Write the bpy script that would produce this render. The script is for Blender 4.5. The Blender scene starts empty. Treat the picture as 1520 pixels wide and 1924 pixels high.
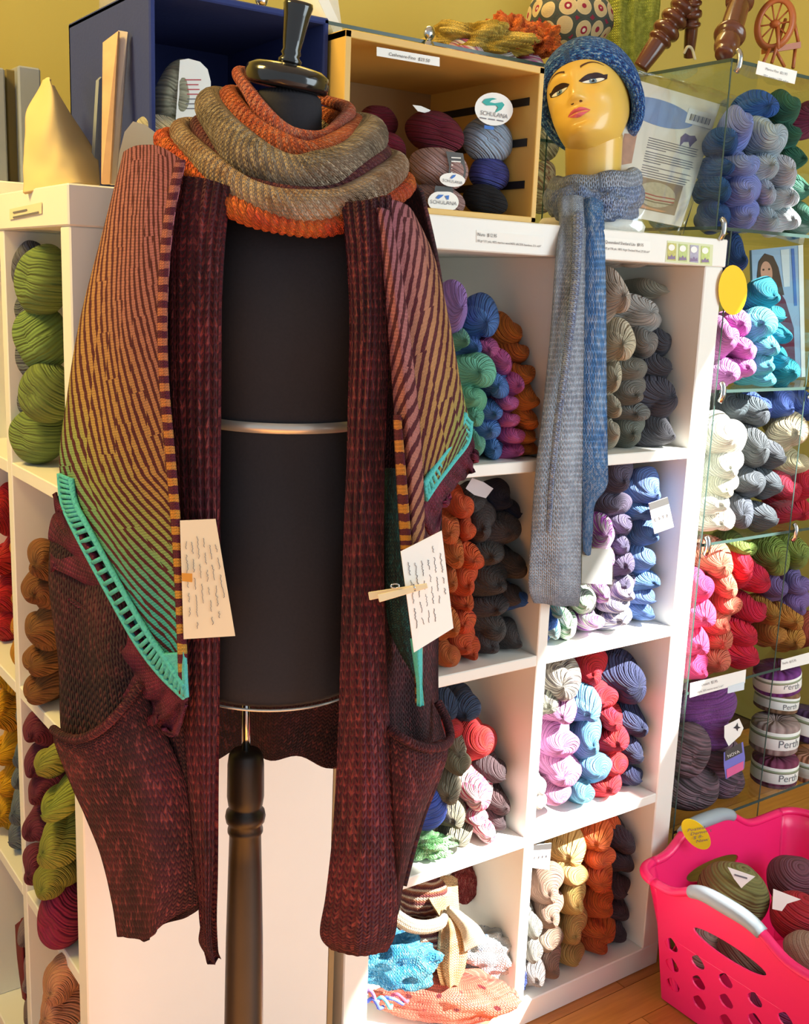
import bpy, bmesh, math, random
from mathutils import Vector, Matrix, noise
random.seed(7)
sc = bpy.context.scene
COL = sc.collection
PI = math.pi

# ---------------------------------------------------------------- camera
CR = Vector((0.81787122, -0.57411666, 0.0384283))      # image right
CD = Vector((-0.08616739, -0.18823636, -0.97833647))   # image down
CF = Vector((0.56891287, 0.79684197, -0.20342323))     # view direction
CP = Vector((-0.8806437, -1.35484264, 1.38485832))
FPX = 2048.5
cam = bpy.data.cameras.new('camera')
cam_o = bpy.data.objects.new('camera', cam)
COL.objects.link(cam_o)
cam.sensor_fit = 'VERTICAL'
cam.sensor_height = 36.0
cam.sensor_width = 36.0
cam.lens = FPX / 1924 * 36.0
cam.clip_start = 0.05
m3 = Matrix((CR, -CD, -CF)).transposed()
cam_o.matrix_world = Matrix.Translation(CP) @ m3.to_4x4()
sc.camera = cam_o

# ---------------------------------------------------------------- world, sun, added lights, exposure
sc.view_settings.view_transform = 'Standard'
sc.view_settings.look = 'None'
sc.view_settings.gamma = 1.0
sc.view_settings.use_curve_mapping = False
sc.view_settings.exposure = 0.54
world = bpy.data.worlds.new('daylight')
sc.world = world
world.use_nodes = True
bg = world.node_tree.nodes['Background']
bg.inputs[0].default_value = (0.82, 0.93, 1.0, 1)
bg.inputs[1].default_value = 0.46
SUN_DIR = Vector((-0.45, 0.57, -0.64)).normalized()
sun = bpy.data.lights.new('sun', 'SUN')
sun.energy = 28.0
sun.angle = 0.012
sun.color = (1.0, 0.97, 0.92)
sun_o = bpy.data.objects.new('sun', sun)
COL.objects.link(sun_o)
sun_o.rotation_euler = SUN_DIR.to_track_quat('-Z', 'Y').to_euler()
def area(name, loc, target, size, energy, color):
    l = bpy.data.lights.new(name, 'AREA')
    l.shape = 'RECTANGLE'; l.size, l.size_y = size; l.energy = energy; l.color = color
    o = bpy.data.objects.new(name, l); COL.objects.link(o)
    o.location = loc
    o.rotation_euler = (Vector(target) - Vector(loc)).to_track_quat('-Z', 'Y').to_euler()
    return o
area('added_side_fill', (1.85, -2.0, 1.5), (0.4, 0.2, 0.8), (2.2, 1.8), 54, (0.78, 0.92, 1.0))  # added unseen light for an assumed side window; the wall there is solid
area('assumed_warm_lamp', (-1.25, 0.15, 2.5), (-0.5, 0.15, 1.2), (0.4, 0.4), 22, (1.0, 0.70, 0.20))  # assumed lamp out of view, added to yellow the left shelf unit
area('back_wall_fill', (0.6, 0.75, 3.0), (0.9, 1.6, 2.0), (0.8, 0.4), 16, (1.0, 0.80, 0.42))  # added unseen fill light that washes the back wall yellow

# ---------------------------------------------------------------- helpers
def at(px, py, d):
    return CP + (CR * ((px - 760) / FPX) + CD * ((py - 962) / FPX) + CF) * d
def ray(px, py):
    return CR * ((px - 760) / FPX) + CD * ((py - 962) / FPX) + CF
def onY(px, py, Y):
    r = ray(px, py); return CP + r * ((Y - CP.y) / r.y)
def onX(px, py, X):
    r = ray(px, py); return CP + r * ((X - CP.x) / r.x)
def onZ(px, py, Z):
    r = ray(px, py); return CP + r * ((Z - CP.z) / r.z)
def depth(p):
    return (p - CP).dot(CF)
E_R = Vector((CR.x, CR.y, 0)).normalized()
E_F = Vector((-CF.x, -CF.y, 0)).normalized()
UP = Vector((0, 0, 1))
def S(r, g, b):
    f = lambda c: (c / 255 / 12.92) if c / 255 <= 0.04045 else ((c / 255 + 0.055) / 1.055) ** 2.4
    return (f(r), f(g), f(b), 1)
def tag(o, label=None, cat=None, group=None, kind=None):
    if label: o['label'] = label
    if cat: o['category'] = cat
    if group: o['group'] = group
    if kind: o['kind'] = kind
    return o
def thing(name, loc=(0, 0, 0), label=None, cat=None, group=None):
    o = bpy.data.objects.new(name, None); COL.objects.link(o)
    o.empty_display_size = 0.05
    o.location = loc
    return tag(o, label, cat, group)
def wmat(o):
    m = o.matrix_parent_inverse @ o.matrix_basis
    return wmat(o.parent) @ m if o.parent is not None else o.matrix_basis.copy()
def adopt(o, parent):
    if parent is not None:
        o.parent = parent
        o.matrix_parent_inverse = wmat(parent).inverted()
    return o
def obj(name, me, mat=None, parent=None, smooth=True):
    o = bpy.data.objects.new(name, me); COL.objects.link(o)
    if mat is not None and not me.materials: me.materials.append(mat)
    if smooth:
        me.polygons.foreach_set('use_smooth', [True] * len(me.polygons))
    return adopt(o, parent)
def mesh(name, vs, fs, uvs=None):
    me = bpy.data.meshes.new(name)
    me.from_pydata([tuple(v) for v in vs], [], fs)
    if uvs is not None:
        l = me.uv_layers.new(name='UVMap')
        for lp in me.loops: l.data[lp.index].uv = uvs[lp.vertex_index]
    me.update()
    return me
def mod_bevel(o, w, seg=2):
    b = o.modifiers.new('bevel', 'BEVEL'); b.width = w; b.segments = seg; b.limit_method = 'ANGLE'
    return o
def mod_solid(o, t, off=-1):
    b = o.modifiers.new('solid', 'SOLIDIFY'); b.thickness = t; b.offset = off
    return o
def mod_sub(o, n=1):
    b = o.modifiers.new('sub', 'SUBSURF'); b.levels = n; b.render_levels = n
    return o
BOXF = [(0, 1, 3, 2), (4, 6, 7, 5), (0, 4, 5, 1), (2, 3, 7, 6), (0, 2, 6, 4), (1, 5, 7, 3)]
def box(name, a, b, mat, parent=None, bev=0.002):
    vs = [(x, y, z) for x in (a[0], b[0]) for y in (a[1], b[1]) for z in (a[2], b[2])]
    o = obj(name, mesh(name, vs, BOXF), mat, parent, smooth=False)
    if bev: mod_bevel(o, bev, 1)
    return o
def slab(name, c, t, mat, parent=None, n=None):
    """plate with corners c = [top-left, top-right, bottom-right, bottom-left] and thickness t (behind)"""
    c = [Vector(p) for p in c]
    if n is None: n = (c[1] - c[0]).cross(c[3] - c[0]).normalized()
    vs = c + [p + n * t for p in c]
    fs = [(3, 2, 1, 0), (4, 5, 6, 7), (0, 1, 5, 4), (1, 2, 6, 5), (2, 3, 7, 6), (3, 0, 4, 7)]
    return obj(name, mesh(name, vs, fs, [(0, 1), (1, 1), (1, 0), (0, 0)] * 2), mat, parent, smooth=False)
def bil(c, s, t, off=0.0):
    c = [Vector(p) for p in c]
    n = (c[1] - c[0]).cross(c[3] - c[0]).normalized()
    return (c[0] * (1 - s) + c[1] * s) * (1 - t) + (c[3] * (1 - s) + c[2] * s) * t - n * off
def sub(c, s0, t0, s1, t1, off=0.0006):
    return [bil(c, s0, t0, off), bil(c, s1, t0, off), bil(c, s1, t1, off), bil(c, s0, t1, off)]
def poly_on(name, c, pts, mat, parent, off=0.0008, t=0.0004):
    n = len(pts)
    vs = [bil(c, s, q, off) for s, q in pts] + [bil(c, s, q, off - t) for s, q in pts]
    fs = [tuple(range(n))[::-1], tuple(range(n, 2 * n))] + [(i, (i + 1) % n, n + (i + 1) % n, n + i) for i in range(n)]
    return obj(name, mesh(name, vs, fs), mat, parent, smooth=False)
def ell(cx, cy, rx, ry, n=28, rot=0):
    return [(cx + rx * math.cos(a) * math.cos(rot) - ry * math.sin(a) * math.sin(rot), cy + rx * math.cos(a) * math.sin(rot) + ry * math.sin(a) * math.cos(rot)) for a in [2 * PI * i / n for i in range(n)]]
_tx = {}
def text_on(name, txt, origin, xdir, ydir, size, mat, parent, shear=0.0, align='LEFT', fit=None):
    key = (txt, shear, align)
    cu = bpy.data.curves.new('txt', 'FONT'); cu.body = txt; cu.size = 1.0; cu.shear = shear; cu.align_x = align
    cu.resolution_u = 2
    tmp = bpy.data.objects.new('txt', cu)
    me = bpy.data.meshes.new_from_object(tmp)
    bpy.data.objects.remove(tmp); bpy.data.curves.remove(cu)
    xd = Vector(xdir).normalized(); yd = Vector(ydir).normalized()
    xs = [v.co.x for v in me.vertices] or [0, 1]
    k = size if fit is None else fit / max(1e-6, max(xs) - min(xs))
    ks = size
    for v in me.vertices:
        v.co = Vector(origin) + xd * (v.co.x * k) + yd * (v.co.y * ks)
    me.name = name
    return obj(name, me, mat, parent, smooth=False)
def crom(P, t):
    n = len(P) - 1
    x = min(max(t, 0.0), 1.0) * n
    i = min(int(x), n - 1); f = x - i
    p0 = P[max(i - 1, 0)]; p1 = P[i]; p2 = P[i + 1]; p3 = P[min(i + 2, n)]
    return 0.5 * ((2 * p1) + (p2 - p0) * f + (2 * p0 - 5 * p1 + 4 * p2 - p3) * f * f + (3 * p1 - p0 - 3 * p2 + p3) * f * f * f)
def panel(name, rows, mat, parent=None, nu=24, nv=60, thick=0.006, fold=None, uvs=None):
    """draped cloth: rows of control points (Vectors) top to bottom; uv in metres"""
    rows = [[Vector(p) for p in r] for r in rows]
    grid = []
    for j in range(nv + 1):
        t = j / nv
        ctrl = [crom([r[k] for r in rows], t) for k in range(len(rows[0]))]
        grid.append([crom(ctrl, i / nu) for i in range(nu + 1)])
    wid = sum((grid[nv // 2][i + 1] - grid[nv // 2][i]).length for i in range(nu))
    length = sum((grid[j + 1][nu // 2] - grid[j][nu // 2]).length for j in range(nv))
    vs, uv = [], []
    for j in range(nv + 1):
        for i in range(nu + 1):
            p = grid[j][i]
            if fold:
                p = p + fold(i / nu, j / nv)
            vs.append(p); uv.append((i / nu * wid, j / nv * length) if uvs is None else uvs(i / nu, j / nv, wid, length))
    W = nu + 1
    fs = [(j * W + i, (j + 1) * W + i, (j + 1) * W + i + 1, j * W + i + 1) for j in range(nv) for i in range(nu)]
    o = obj(name, mesh(name, vs, fs, uv), mat, parent)
    if thick: mod_solid(o, thick)
    return o
def tube(name, pts, rad, mat, parent=None, seg=10, closed=False, flat=1.0, flatdir=None, n=None, uvk=None):
    """tube through pts (smoothed); rad number or function of t"""
    pts = [Vector(p) for p in pts]
    if n:
        if closed:
            q = [pts[-1]] + pts + [pts[0], pts[1]]
            m = len(pts)
            path = [crom(q, (1 + m * i / n) / (len(q) - 1)) for i in range(n)]
        else:
            path = [crom(pts, i / (n - 1)) for i in range(n)]
    else:
        path = pts
    N = len(path); vs, uv = [], []
    prev = None; acc = 0
    for i, p in enumerate(path):
        a = path[(i - 1) % N] if (closed or i > 0) else p
        b = path[(i + 1) % N] if (closed or i < N - 1) else p
        tg = (b - a).normalized()
        if flatdir is not None: nn = flatdir(i / N) if callable(flatdir) else Vector(flatdir)
        else: nn = prev if prev is not None else (UP if abs(tg.z) < 0.9 else Vector((1, 0, 0)))
        nn = nn - tg * nn.dot(tg); nn = nn.normalized(); prev = nn
        bb = tg.cross(nn)
        r = rad(i / max(1, N - 1)) if callable(rad) else rad
        if i: acc += (path[i] - path[i - 1]).length
        for k in range(seg):
            an = 2 * PI * k / seg
            vs.append(p + nn * (math.cos(an) * r * flat) + bb * (math.sin(an) * r))
            uv.append((acc + (uvk or 0) * abs(k - seg / 2) / seg * 2 * PI * r, k / seg * 2 * PI * (r if r > 0 else 0.01)))
    fs = []
    for i in range(N if closed else N - 1):
        for k in range(seg):
            fs.append((i * seg + k, i * seg + (k + 1) % seg, ((i + 1) % N) * seg + (k + 1) % seg, ((i + 1) % N) * seg + k))
    if not closed:
        fs.append(tuple(range(seg))[::-1]); fs.append(tuple((N - 1) * seg + k for k in range(seg)))
    return obj(name, mesh(name, vs, fs, uv), mat, parent)
def rings(name, rs, mat, parent=None, seg=40, ax=None, cap=True, n=2.0):
    """loft of ellipses (centre, rx, ry) ; axes ax=(right, front)"""
    ax = ax or (E_R, E_F)
    vs, uv = [], []
    L = 0
    for q, (c, rx, ry) in enumerate(rs):
        if q: L += (Vector(c) - Vector(rs[q - 1][0])).length + abs(rx - rs[q - 1][1])
        for k in range(seg):
            a = 2 * PI * k / seg
            s, t = math.sin(a), math.cos(a)
            s = math.copysign(abs(s) ** (2 / n), s); t = math.copysign(abs(t) ** (2 / n), t)
            vs.append(Vector(c) + ax[0] * (rx * s) + ax[1] * (ry * t)); uv.append((k / seg, L))
    fs = []
    for q in range(len(rs) - 1):
        for k in range(seg):
            fs.append((q * seg + k, q * seg + (k + 1) % seg, (q + 1) * seg + (k + 1) % seg, (q + 1) * seg + k))
    if cap:
        fs.append(tuple(range(seg))[::-1]); fs.append(tuple((len(rs) - 1) * seg + k for k in range(seg)))
    return obj(name, mesh(name, vs, fs, uv), mat, parent)
def lathe(name, base, axis, prof, mat, parent=None, seg=28):
    """prof list of (r, h) along axis from base"""
    axis = Vector(axis).normalized()
    a = axis.orthogonal().normalized(); b = axis.cross(a)
    return rings(name, [(Vector(base) + axis * h, r, r) for r, h in prof], mat, parent, seg, (a, b))
def blob(name, c, rx, ry, rz, mat, parent=None, amp=0.15, freq=2.0, seed=0, seg=40, ringn=26, ax=None, flatten=None):
    ax = ax or (Vector((1, 0, 0)), Vector((0, 1, 0)), UP)
    vs, uv = [], []
    for j in range(ringn + 1):
        b = -PI / 2 + PI * j / ringn
        for k in range(seg):
            l = 2 * PI * k / seg
            d = Vector((math.cos(b) * math.cos(l), math.cos(b) * math.sin(l), math.sin(b)))
            r = 1 + amp * noise.noise(d * freq + Vector((seed * 7.3, seed, 0))) * 1.6 + amp * 0.5 * noise.noise(d * freq * 2.7 + Vector((0, seed * 3.1, 5)))
            z = d.z * r
            if flatten is not None: z = max(z, -flatten)
            vs.append(Vector(c) + ax[0] * (d.x * r * rx) + ax[1] * (d.y * r * ry) + ax[2] * (z * rz))
            uv.append((l / 2 / PI * (rx + ry) * 3, j / ringn * rz * 3))
    fs = [(j * seg + k, j * seg + (k + 1) % seg, (j + 1) * seg + (k + 1) % seg, (j + 1) * seg + k) for j in range(ringn) for k in range(seg)]
    return obj(name, mesh(name, vs, fs, uv), mat, parent)

# ---------------------------------------------------------------- materials
def nodes(name):
    m = bpy.data.materials.new(name); m.use_nodes = True
    nt = m.node_tree
    return m, nt, nt.nodes['Principled BSDF']
def N(nt, t, **kw):
    n = nt.nodes.new(t)
    for k, v in kw.items():
        if k.startswith('i_'): n.inputs[int(k[2:])].default_value = v
        else: setattr(n, k, v)
    return n
def L(nt, a, b): nt.links.new(a, b)
def M(nt, op, a, b=None, c=None):
    n = nt.nodes.new('ShaderNodeMath'); n.operation = op
    for i, v in enumerate((a, b, c)):
        if v is None: continue
        if isinstance(v, (int, float)): n.inputs[i].default_value = v
        else: nt.links.new(v, n.inputs[i])
    return n.outputs[0]
def MIX(nt, fac, a, b):
    n = nt.nodes.new('ShaderNodeMix'); n.data_type = 'RGBA'
    for i, v in ((0, fac), (6, a), (7, b)):
        if isinstance(v, (int, float)): n.inputs[i].default_value = v
        elif isinstance(v, tuple): n.inputs[i].default_value = v
        else: nt.links.new(v, n.inputs[i])
    return n.outputs[2]
def RAMP(nt, fac, stops, interp='LINEAR'):
    n = nt.nodes.new('ShaderNodeValToRGB'); n.color_ramp.interpolation = interp
    e = n.color_ramp.elements
    while len(e) < len(stops): e.new(0.5)
    for i, (p, c) in enumerate(stops): e[i].position = p; e[i].color = c
    nt.links.new(fac, n.inputs[0])
    return n.outputs[0]
def BUMP(nt, h, strength, dist, bsdf):
    b = N(nt, 'ShaderNodeBump'); b.inputs['Strength'].default_value = strength; b.inputs['Distance'].default_value = dist
    L(nt, h, b.inputs['Height']); L(nt, b.outputs[0], bsdf.inputs['Normal'])
def plain(name, col, rough=0.6, metal=0.0, var=0.06, scale=20, bump=0.0, coat=0.0, spec=0.5):
    m, nt, b = nodes(name)
    tc = N(nt, 'ShaderNodeTexCoord'); no = N(nt, 'ShaderNodeTexNoise'); no.inputs['Scale'].default_value = scale; no.inputs['Detail'].default_value = 4
    L(nt, tc.outputs['Object'], no.inputs['Vector'])
    lo = tuple(c * (1 - var) for c in col[:3]) + (1,); hi = tuple(min(1, c * (1 + var)) for c in col[:3]) + (1,)
    L(nt, MIX(nt, no.outputs[0], lo, hi), b.inputs['Base Color'])
    b.inputs['Roughness'].default_value = rough; b.inputs['Metallic'].default_value = metal
    b.inputs['Coat Weight'].default_value = coat; b.inputs['Specular IOR Level'].default_value = spec
    if bump: BUMP(nt, no.outputs[0], bump, 0.003, b)
    return m
def yarn_mat(name, varieg=0.0, fuzz=0.0, second=None):
    """strands run along the skein (u) ; colour comes from the object"""
    m, nt, b = nodes(name)
    oi = N(nt, 'ShaderNodeObjectInfo')
    uv = N(nt, 'ShaderNodeUVMap'); sx = N(nt, 'ShaderNodeSeparateXYZ'); L(nt, uv.outputs[0], sx.inputs[0])
    tc = N(nt, 'ShaderNodeTexCoord')
    no = N(nt, 'ShaderNodeTexNoise'); no.inputs['Scale'].default_value = 3.0; no.inputs['Detail'].default_value = 3
    L(nt, tc.outputs['UV'], no.inputs['Vector'])
    u = M(nt, 'ADD', sx.outputs[0], M(nt, 'MULTIPLY', no.outputs[0], 0.10))
    w1 = M(nt, 'SINE', M(nt, 'MULTIPLY', u, 2 * PI * 8))
    w2 = M(nt, 'SINE', M(nt, 'ADD', M(nt, 'MULTIPLY', u, 2 * PI * 19), M(nt, 'MULTIPLY', no.outputs[0], 9.0)))
    h = M(nt, 'ADD', M(nt, 'MULTIPLY', w1, 0.5), M(nt, 'MULTIPLY', w2, 0.35))
    n2 = N(nt, 'ShaderNodeTexNoise'); n2.inputs['Scale'].default_value = 60 if not fuzz else 26; n2.inputs['Detail'].default_value = 4
    L(nt, tc.outputs['Object'], n2.inputs['Vector'])
    h = M(nt, 'ADD', h, M(nt, 'MULTIPLY', n2.outputs[0], 0.5 + fuzz * 3))
    hs = N(nt, 'ShaderNodeHueSaturation'); L(nt, oi.outputs['Color'], hs.inputs['Color'])
    L(nt, M(nt, 'ADD', 0.98, M(nt, 'MULTIPLY', M(nt, 'ADD', w2, w1), 0.11)), hs.inputs['Value'])  # grooves between strands painted darker: groove shade put into the colour
    L(nt, M(nt, 'ADD', 0.485, M(nt, 'MULTIPLY', no.outputs[0], 0.03)), hs.inputs['Hue'])
    col = hs.outputs[0]
    if varieg:
        n3 = N(nt, 'ShaderNodeTexNoise'); n3.inputs['Scale'].default_value = 2.3; n3.inputs['Detail'].default_value = 1
        mp = N(nt, 'ShaderNodeMapping'); mp.inputs['Scale'].default_value = (6, 2, 1); L(nt, uv.outputs[0], mp.inputs[0]); L(nt, mp.outputs[0], n3.inputs['Vector'])
        f = RAMP(nt, n3.outputs[0], [(0.42, (0, 0, 0, 1)), (0.60, (varieg,) * 3 + (1,))])
        col = MIX(nt, f, col, second or (0.85, 0.83, 0.78, 1))
    L(nt, col, b.inputs['Base Color'])
    b.inputs['Roughness'].default_value = 0.75; b.inputs['Specular IOR Level'].default_value = 0.3
    b.inputs['Sheen Weight'].default_value = 0.03 + fuzz * 0.15; b.inputs['Sheen Roughness'].default_value = 0.5
    BUMP(nt, h, 0.9, 0.0035, b)
    return m
def knit(name, build, nst=170, mrow=140, strength=0.8, dist=0.003, rib=0, lo=0.62, hi=0.7, fleck=None, fuzz=0.35, rough=0.85):
    """stockinette in uv metres: nst stitches and mrow rows per metre; build(nt, U, V, uv) -> colour socket"""
    m, nt, b = nodes(name)
    uv = N(nt, 'ShaderNodeUVMap'); sx = N(nt, 'ShaderNodeSeparateXYZ'); L(nt, uv.outputs[0], sx.inputs[0])
    U, V = sx.outputs[0], sx.outputs[1]
    no = N(nt, 'ShaderNodeTexNoise'); no.inputs['Scale'].default_value = 30; no.inputs['Detail'].default_value = 2
    L(nt, uv.outputs[0], no.inputs['Vector'])
    un = M(nt, 'ADD', M(nt, 'MULTIPLY', U, nst), M(nt, 'MULTIPLY', no.outputs[0], 0.5))
    tri = M(nt, 'MULTIPLY', M(nt, 'PINGPONG', un, 0.5), 2.0)
    ph = M(nt, 'ADD', M(nt, 'MULTIPLY', V, mrow), M(nt, 'MULTIPLY', tri, -0.7))
    ph = M(nt, 'ADD', ph, M(nt, 'MULTIPLY', no.outputs[0], 0.4))
    wv = M(nt, 'SINE', M(nt, 'MULTIPLY', ph, 2 * PI))
    leg = M(nt, 'SINE', M(nt, 'MULTIPLY', tri, PI))
    h = M(nt, 'ADD', M(nt, 'MULTIPLY', wv, 0.35), M(nt, 'MULTIPLY', leg, 0.65))
    if rib:
        h = M(nt, 'ADD', h, M(nt, 'MULTIPLY', M(nt, 'SINE', M(nt, 'MULTIPLY', U, 2 * PI * rib)), 1.0))
    col = build(nt, U, V, uv)
    if fleck is not None:
        cell = N(nt, 'ShaderNodeCombineXYZ')
        L(nt, M(nt, 'FLOOR', M(nt, 'MULTIPLY', un, 2.0)), cell.inputs[0]); L(nt, M(nt, 'FLOOR', ph), cell.inputs[1])
        wn = N(nt, 'ShaderNodeTexWhiteNoise'); L(nt, cell.outputs[0], wn.inputs[0])
        f = RAMP(nt, wn.outputs[0], [(lo, (0, 0, 0, 1)), (1.0, (hi, hi, hi, 1))])
        col = MIX(nt, f, col, fleck)
    n2 = N(nt, 'ShaderNodeTexNoise'); n2.inputs['Scale'].default_value = 700; n2.inputs['Detail'].default_value = 2
    L(nt, uv.outputs[0], n2.inputs['Vector'])
    h = M(nt, 'ADD', h, M(nt, 'MULTIPLY', n2.outputs[0], fuzz))
    L(nt, col, b.inputs['Base Color'])
    b.inputs['Roughness'].default_value = rough; b.inputs['Specular IOR Level'].default_value = 0.25
    b.inputs['Sheen Weight'].default_value = 0.04; b.inputs['Sheen Roughness'].default_value = 0.6
    BUMP(nt, h, strength, dist, b)
    return m
def two(c1, c2, scale=40, lo=0.4, hi=0.6):
    def f(nt, U, V, uv):
        no = N(nt, 'ShaderNodeTexNoise'); no.inputs['Scale'].default_value = scale; no.inputs['Detail'].default_value = 3
        L(nt, uv.outputs[0], no.inputs['Vector'])
        return RAMP(nt, no.outputs[0], [(lo, c1), (hi, c2)])
    return f
def glass_mat(name, tint, refl=1.0, rough=0.02):
    m, nt, b = nodes(name)
    nt.nodes.remove(b)
    out = nt.nodes['Material Output']
    tr = N(nt, 'ShaderNodeBsdfTransparent'); tr.inputs[0].default_value = tint
    gl = N(nt, 'ShaderNodeBsdfGlossy'); gl.inputs['Roughness'].default_value = rough
    lw = N(nt, 'ShaderNodeLayerWeight'); lw.inputs[0].default_value = 0.5
    fr = M(nt, 'MULTIPLY_ADD', M(nt, 'POWER', lw.outputs['Facing'], 4.0), 0.6, 0.045)
    mx = N(nt, 'ShaderNodeMixShader')
    L(nt, M(nt, 'MULTIPLY', fr, refl), mx.inputs[0]); L(nt, tr.outputs[0], mx.inputs[1]); L(nt, gl.outputs[0], mx.inputs[2])
    L(nt, mx.outputs[0], out.inputs[0])
    return m
MT = {}
MT['white'] = plain('white_laminate', S(234, 232, 224), 0.45, var=0.02)
MT['paper'] = plain('paper', S(240, 238, 230), 0.7, var=0.02)
MT['cream_paper'] = plain('cream_paper', S(228, 212, 178), 0.8, var=0.03)
MT['ink'] = plain('ink', S(50, 48, 55), 0.7, var=0)
MT['pencil'] = plain('pencil', S(120, 116, 122), 0.8, var=0)
MT['grey_ink'] = plain('grey_ink', S(110, 110, 115), 0.7, var=0)
MT['teal_ink'] = plain('teal_ink', S(40, 165, 155), 0.6, var=0)
MT['blue_ink'] = plain('blue_ink', S(50, 110, 190), 0.6, var=0)
MT['red_ink'] = plain('red_ink', S(180, 60, 70), 0.6, var=0)
MT['black_cloth'] = plain('black_jersey', S(44, 43, 47), 0.9, var=0.15, scale=300, bump=0.15, spec=0.2)
MT['black_gloss'] = plain('black_lacquer', S(22, 20, 20), 0.16, var=0.1, coat=0.5)
MT['black_wood'] = plain('ebony_stained_wood', S(42, 35, 30), 0.42, var=0.25, scale=30)
MT['black_plastic'] = plain('black_plastic', S(30, 28, 28), 0.5)
MT['chrome'] = plain('chrome', S(200, 200, 200), 0.15, 1.0, var=0.02)
MT['silver_tape'] = plain('silver_tape', S(200, 198, 190), 0.35, 0.6, var=0.05)
MT['foil'] = plain('silver_ribbon', S(170, 165, 150), 0.25, 0.9, var=0.2, scale=90, bump=0.8)
MT['navy_bin'] = plain('navy_fabric', S(40, 54, 112), 0.85, var=0.12, scale=200, bump=0.1)
MT['pine'] = plain('pale_wood', S(222, 178, 92), 0.5, var=0.07, scale=8)
MT['pine_in'] = plain('box_inside_wood', S(176, 134, 80), 0.6, var=0.08, scale=8)
MT['peg'] = plain('clothespin_wood', S(226, 208, 170), 0.6, var=0.06)
MT['dark_wood'] = plain('turned_dark_wood', S(96, 50, 30), 0.25, var=0.25, scale=25, coat=0.4)
MT['red_wood'] = plain('reddish_wood', S(176, 96, 48), 0.4, var=0.15, scale=25)
MT['kraft'] = plain('kraft_paper', S(206, 180, 128), 0.85, var=0.08, scale=12, bump=0.2)
MT['greybox'] = plain('grey_shrink_wrap', S(140, 146, 158), 0.22, var=0.1)
MT['olive_card'] = plain('olive_card', S(106, 92, 48), 0.6)
MT['pink'] = plain('pink_plastic', S(246, 36, 110), 0.32, var=0.02)
MT['grip'] = plain('grey_grip', S(158, 170, 178), 0.45, var=0.04)
MT['yellow'] = plain('yellow_sticker', S(250, 232, 40), 0.6, var=0.01)
MT['gold_sticker'] = plain('gold_sticker', S(246, 200, 10), 0.6, var=0.01)
MT['skin'] = plain('mannequin_plastic', S(224, 182, 84), 0.3, var=0.03, scale=6, coat=0.3)
MT['brow'] = plain('brow_paint', S(84, 50, 34), 0.4)
MT['lid'] = plain('lid_paint', S(46, 26, 30), 0.35)
MT['eye_white'] = plain('eye_white_paint', S(226, 226, 220), 0.25, var=0)
MT['iris'] = plain('iris_paint', S(112, 140, 166), 0.25)
MT['pupil'] = plain('pupil_paint', S(24, 26, 34), 0.2)
MT['lip'] = plain('lip_paint', S(206, 92, 110), 0.22, coat=0.5)
MT['foam'] = plain('white_foam', S(240, 236, 224), 0.8, bump=0.3, scale=120)
MT['glass'] = glass_mat('clear_glass', (0.955, 0.985, 0.97, 1), 0.8)
MT['glass_edge'] = plain('green_glass_edge', S(58, 78, 74), 0.12, var=0.1)
MT['film'] = glass_mat('plastic_film', (0.95, 0.96, 0.97, 1), 3.2, 0.16)
MT['pane'] = glass_mat('window_glass', (0.98, 0.98, 0.98, 1), 0.8)
MT['yarn'] = yarn_mat('wool_yarn')
MT['yarn_v'] = yarn_mat('variegated_yarn', 0.9)
MT['yarn_dk'] = yarn_mat('variegated_dark_yarn', 0.85, 0, S(70, 62, 66))
MT['yarn_f'] = yarn_mat('fuzzy_yarn', 0, 0.6)
MAROON = S(84, 26, 40)
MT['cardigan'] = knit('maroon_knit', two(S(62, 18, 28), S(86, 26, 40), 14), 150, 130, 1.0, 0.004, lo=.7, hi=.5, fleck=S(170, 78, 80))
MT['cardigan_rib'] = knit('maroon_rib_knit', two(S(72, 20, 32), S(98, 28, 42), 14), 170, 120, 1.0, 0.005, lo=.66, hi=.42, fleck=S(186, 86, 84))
MT['cardigan_shade'] = knit('maroon_knit_shaded', two(S(46, 16, 24), S(66, 22, 32), 14), 150, 130, 1.0, 0.004, lo=.7, hi=.5, fleck=S(120, 54, 58))  # darker copy of the maroon knit, shade of recessed parts painted in
MT['ruffle'] = knit('plum_lace_edge', two(S(96, 24, 48), S(138, 36, 72), 30), 240, 240, 1.0, 0.005, fleck=S(150, 60, 84))
MT['turq'] = plain('turquoise_knit', S(78, 182, 178), 0.85, var=0.25, scale=300, bump=0.8)
MT['dark_green'] = knit('dark_green_knit', two(S(22, 46, 44), S(36, 70, 62), 20), 260, 260, 0.9, 0.003, fleck=S(40, 110, 104))
SHAWL_STOPS = [(0.0, S(176, 104, 118)), (0.22, S(182, 114, 104)), (0.40, S(188, 134, 84)), (0.55, S(190, 148, 80)), (0.68, S(160, 168, 88)), (0.82, S(112, 176, 122)), (0.95, S(70, 190, 180))]
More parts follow.
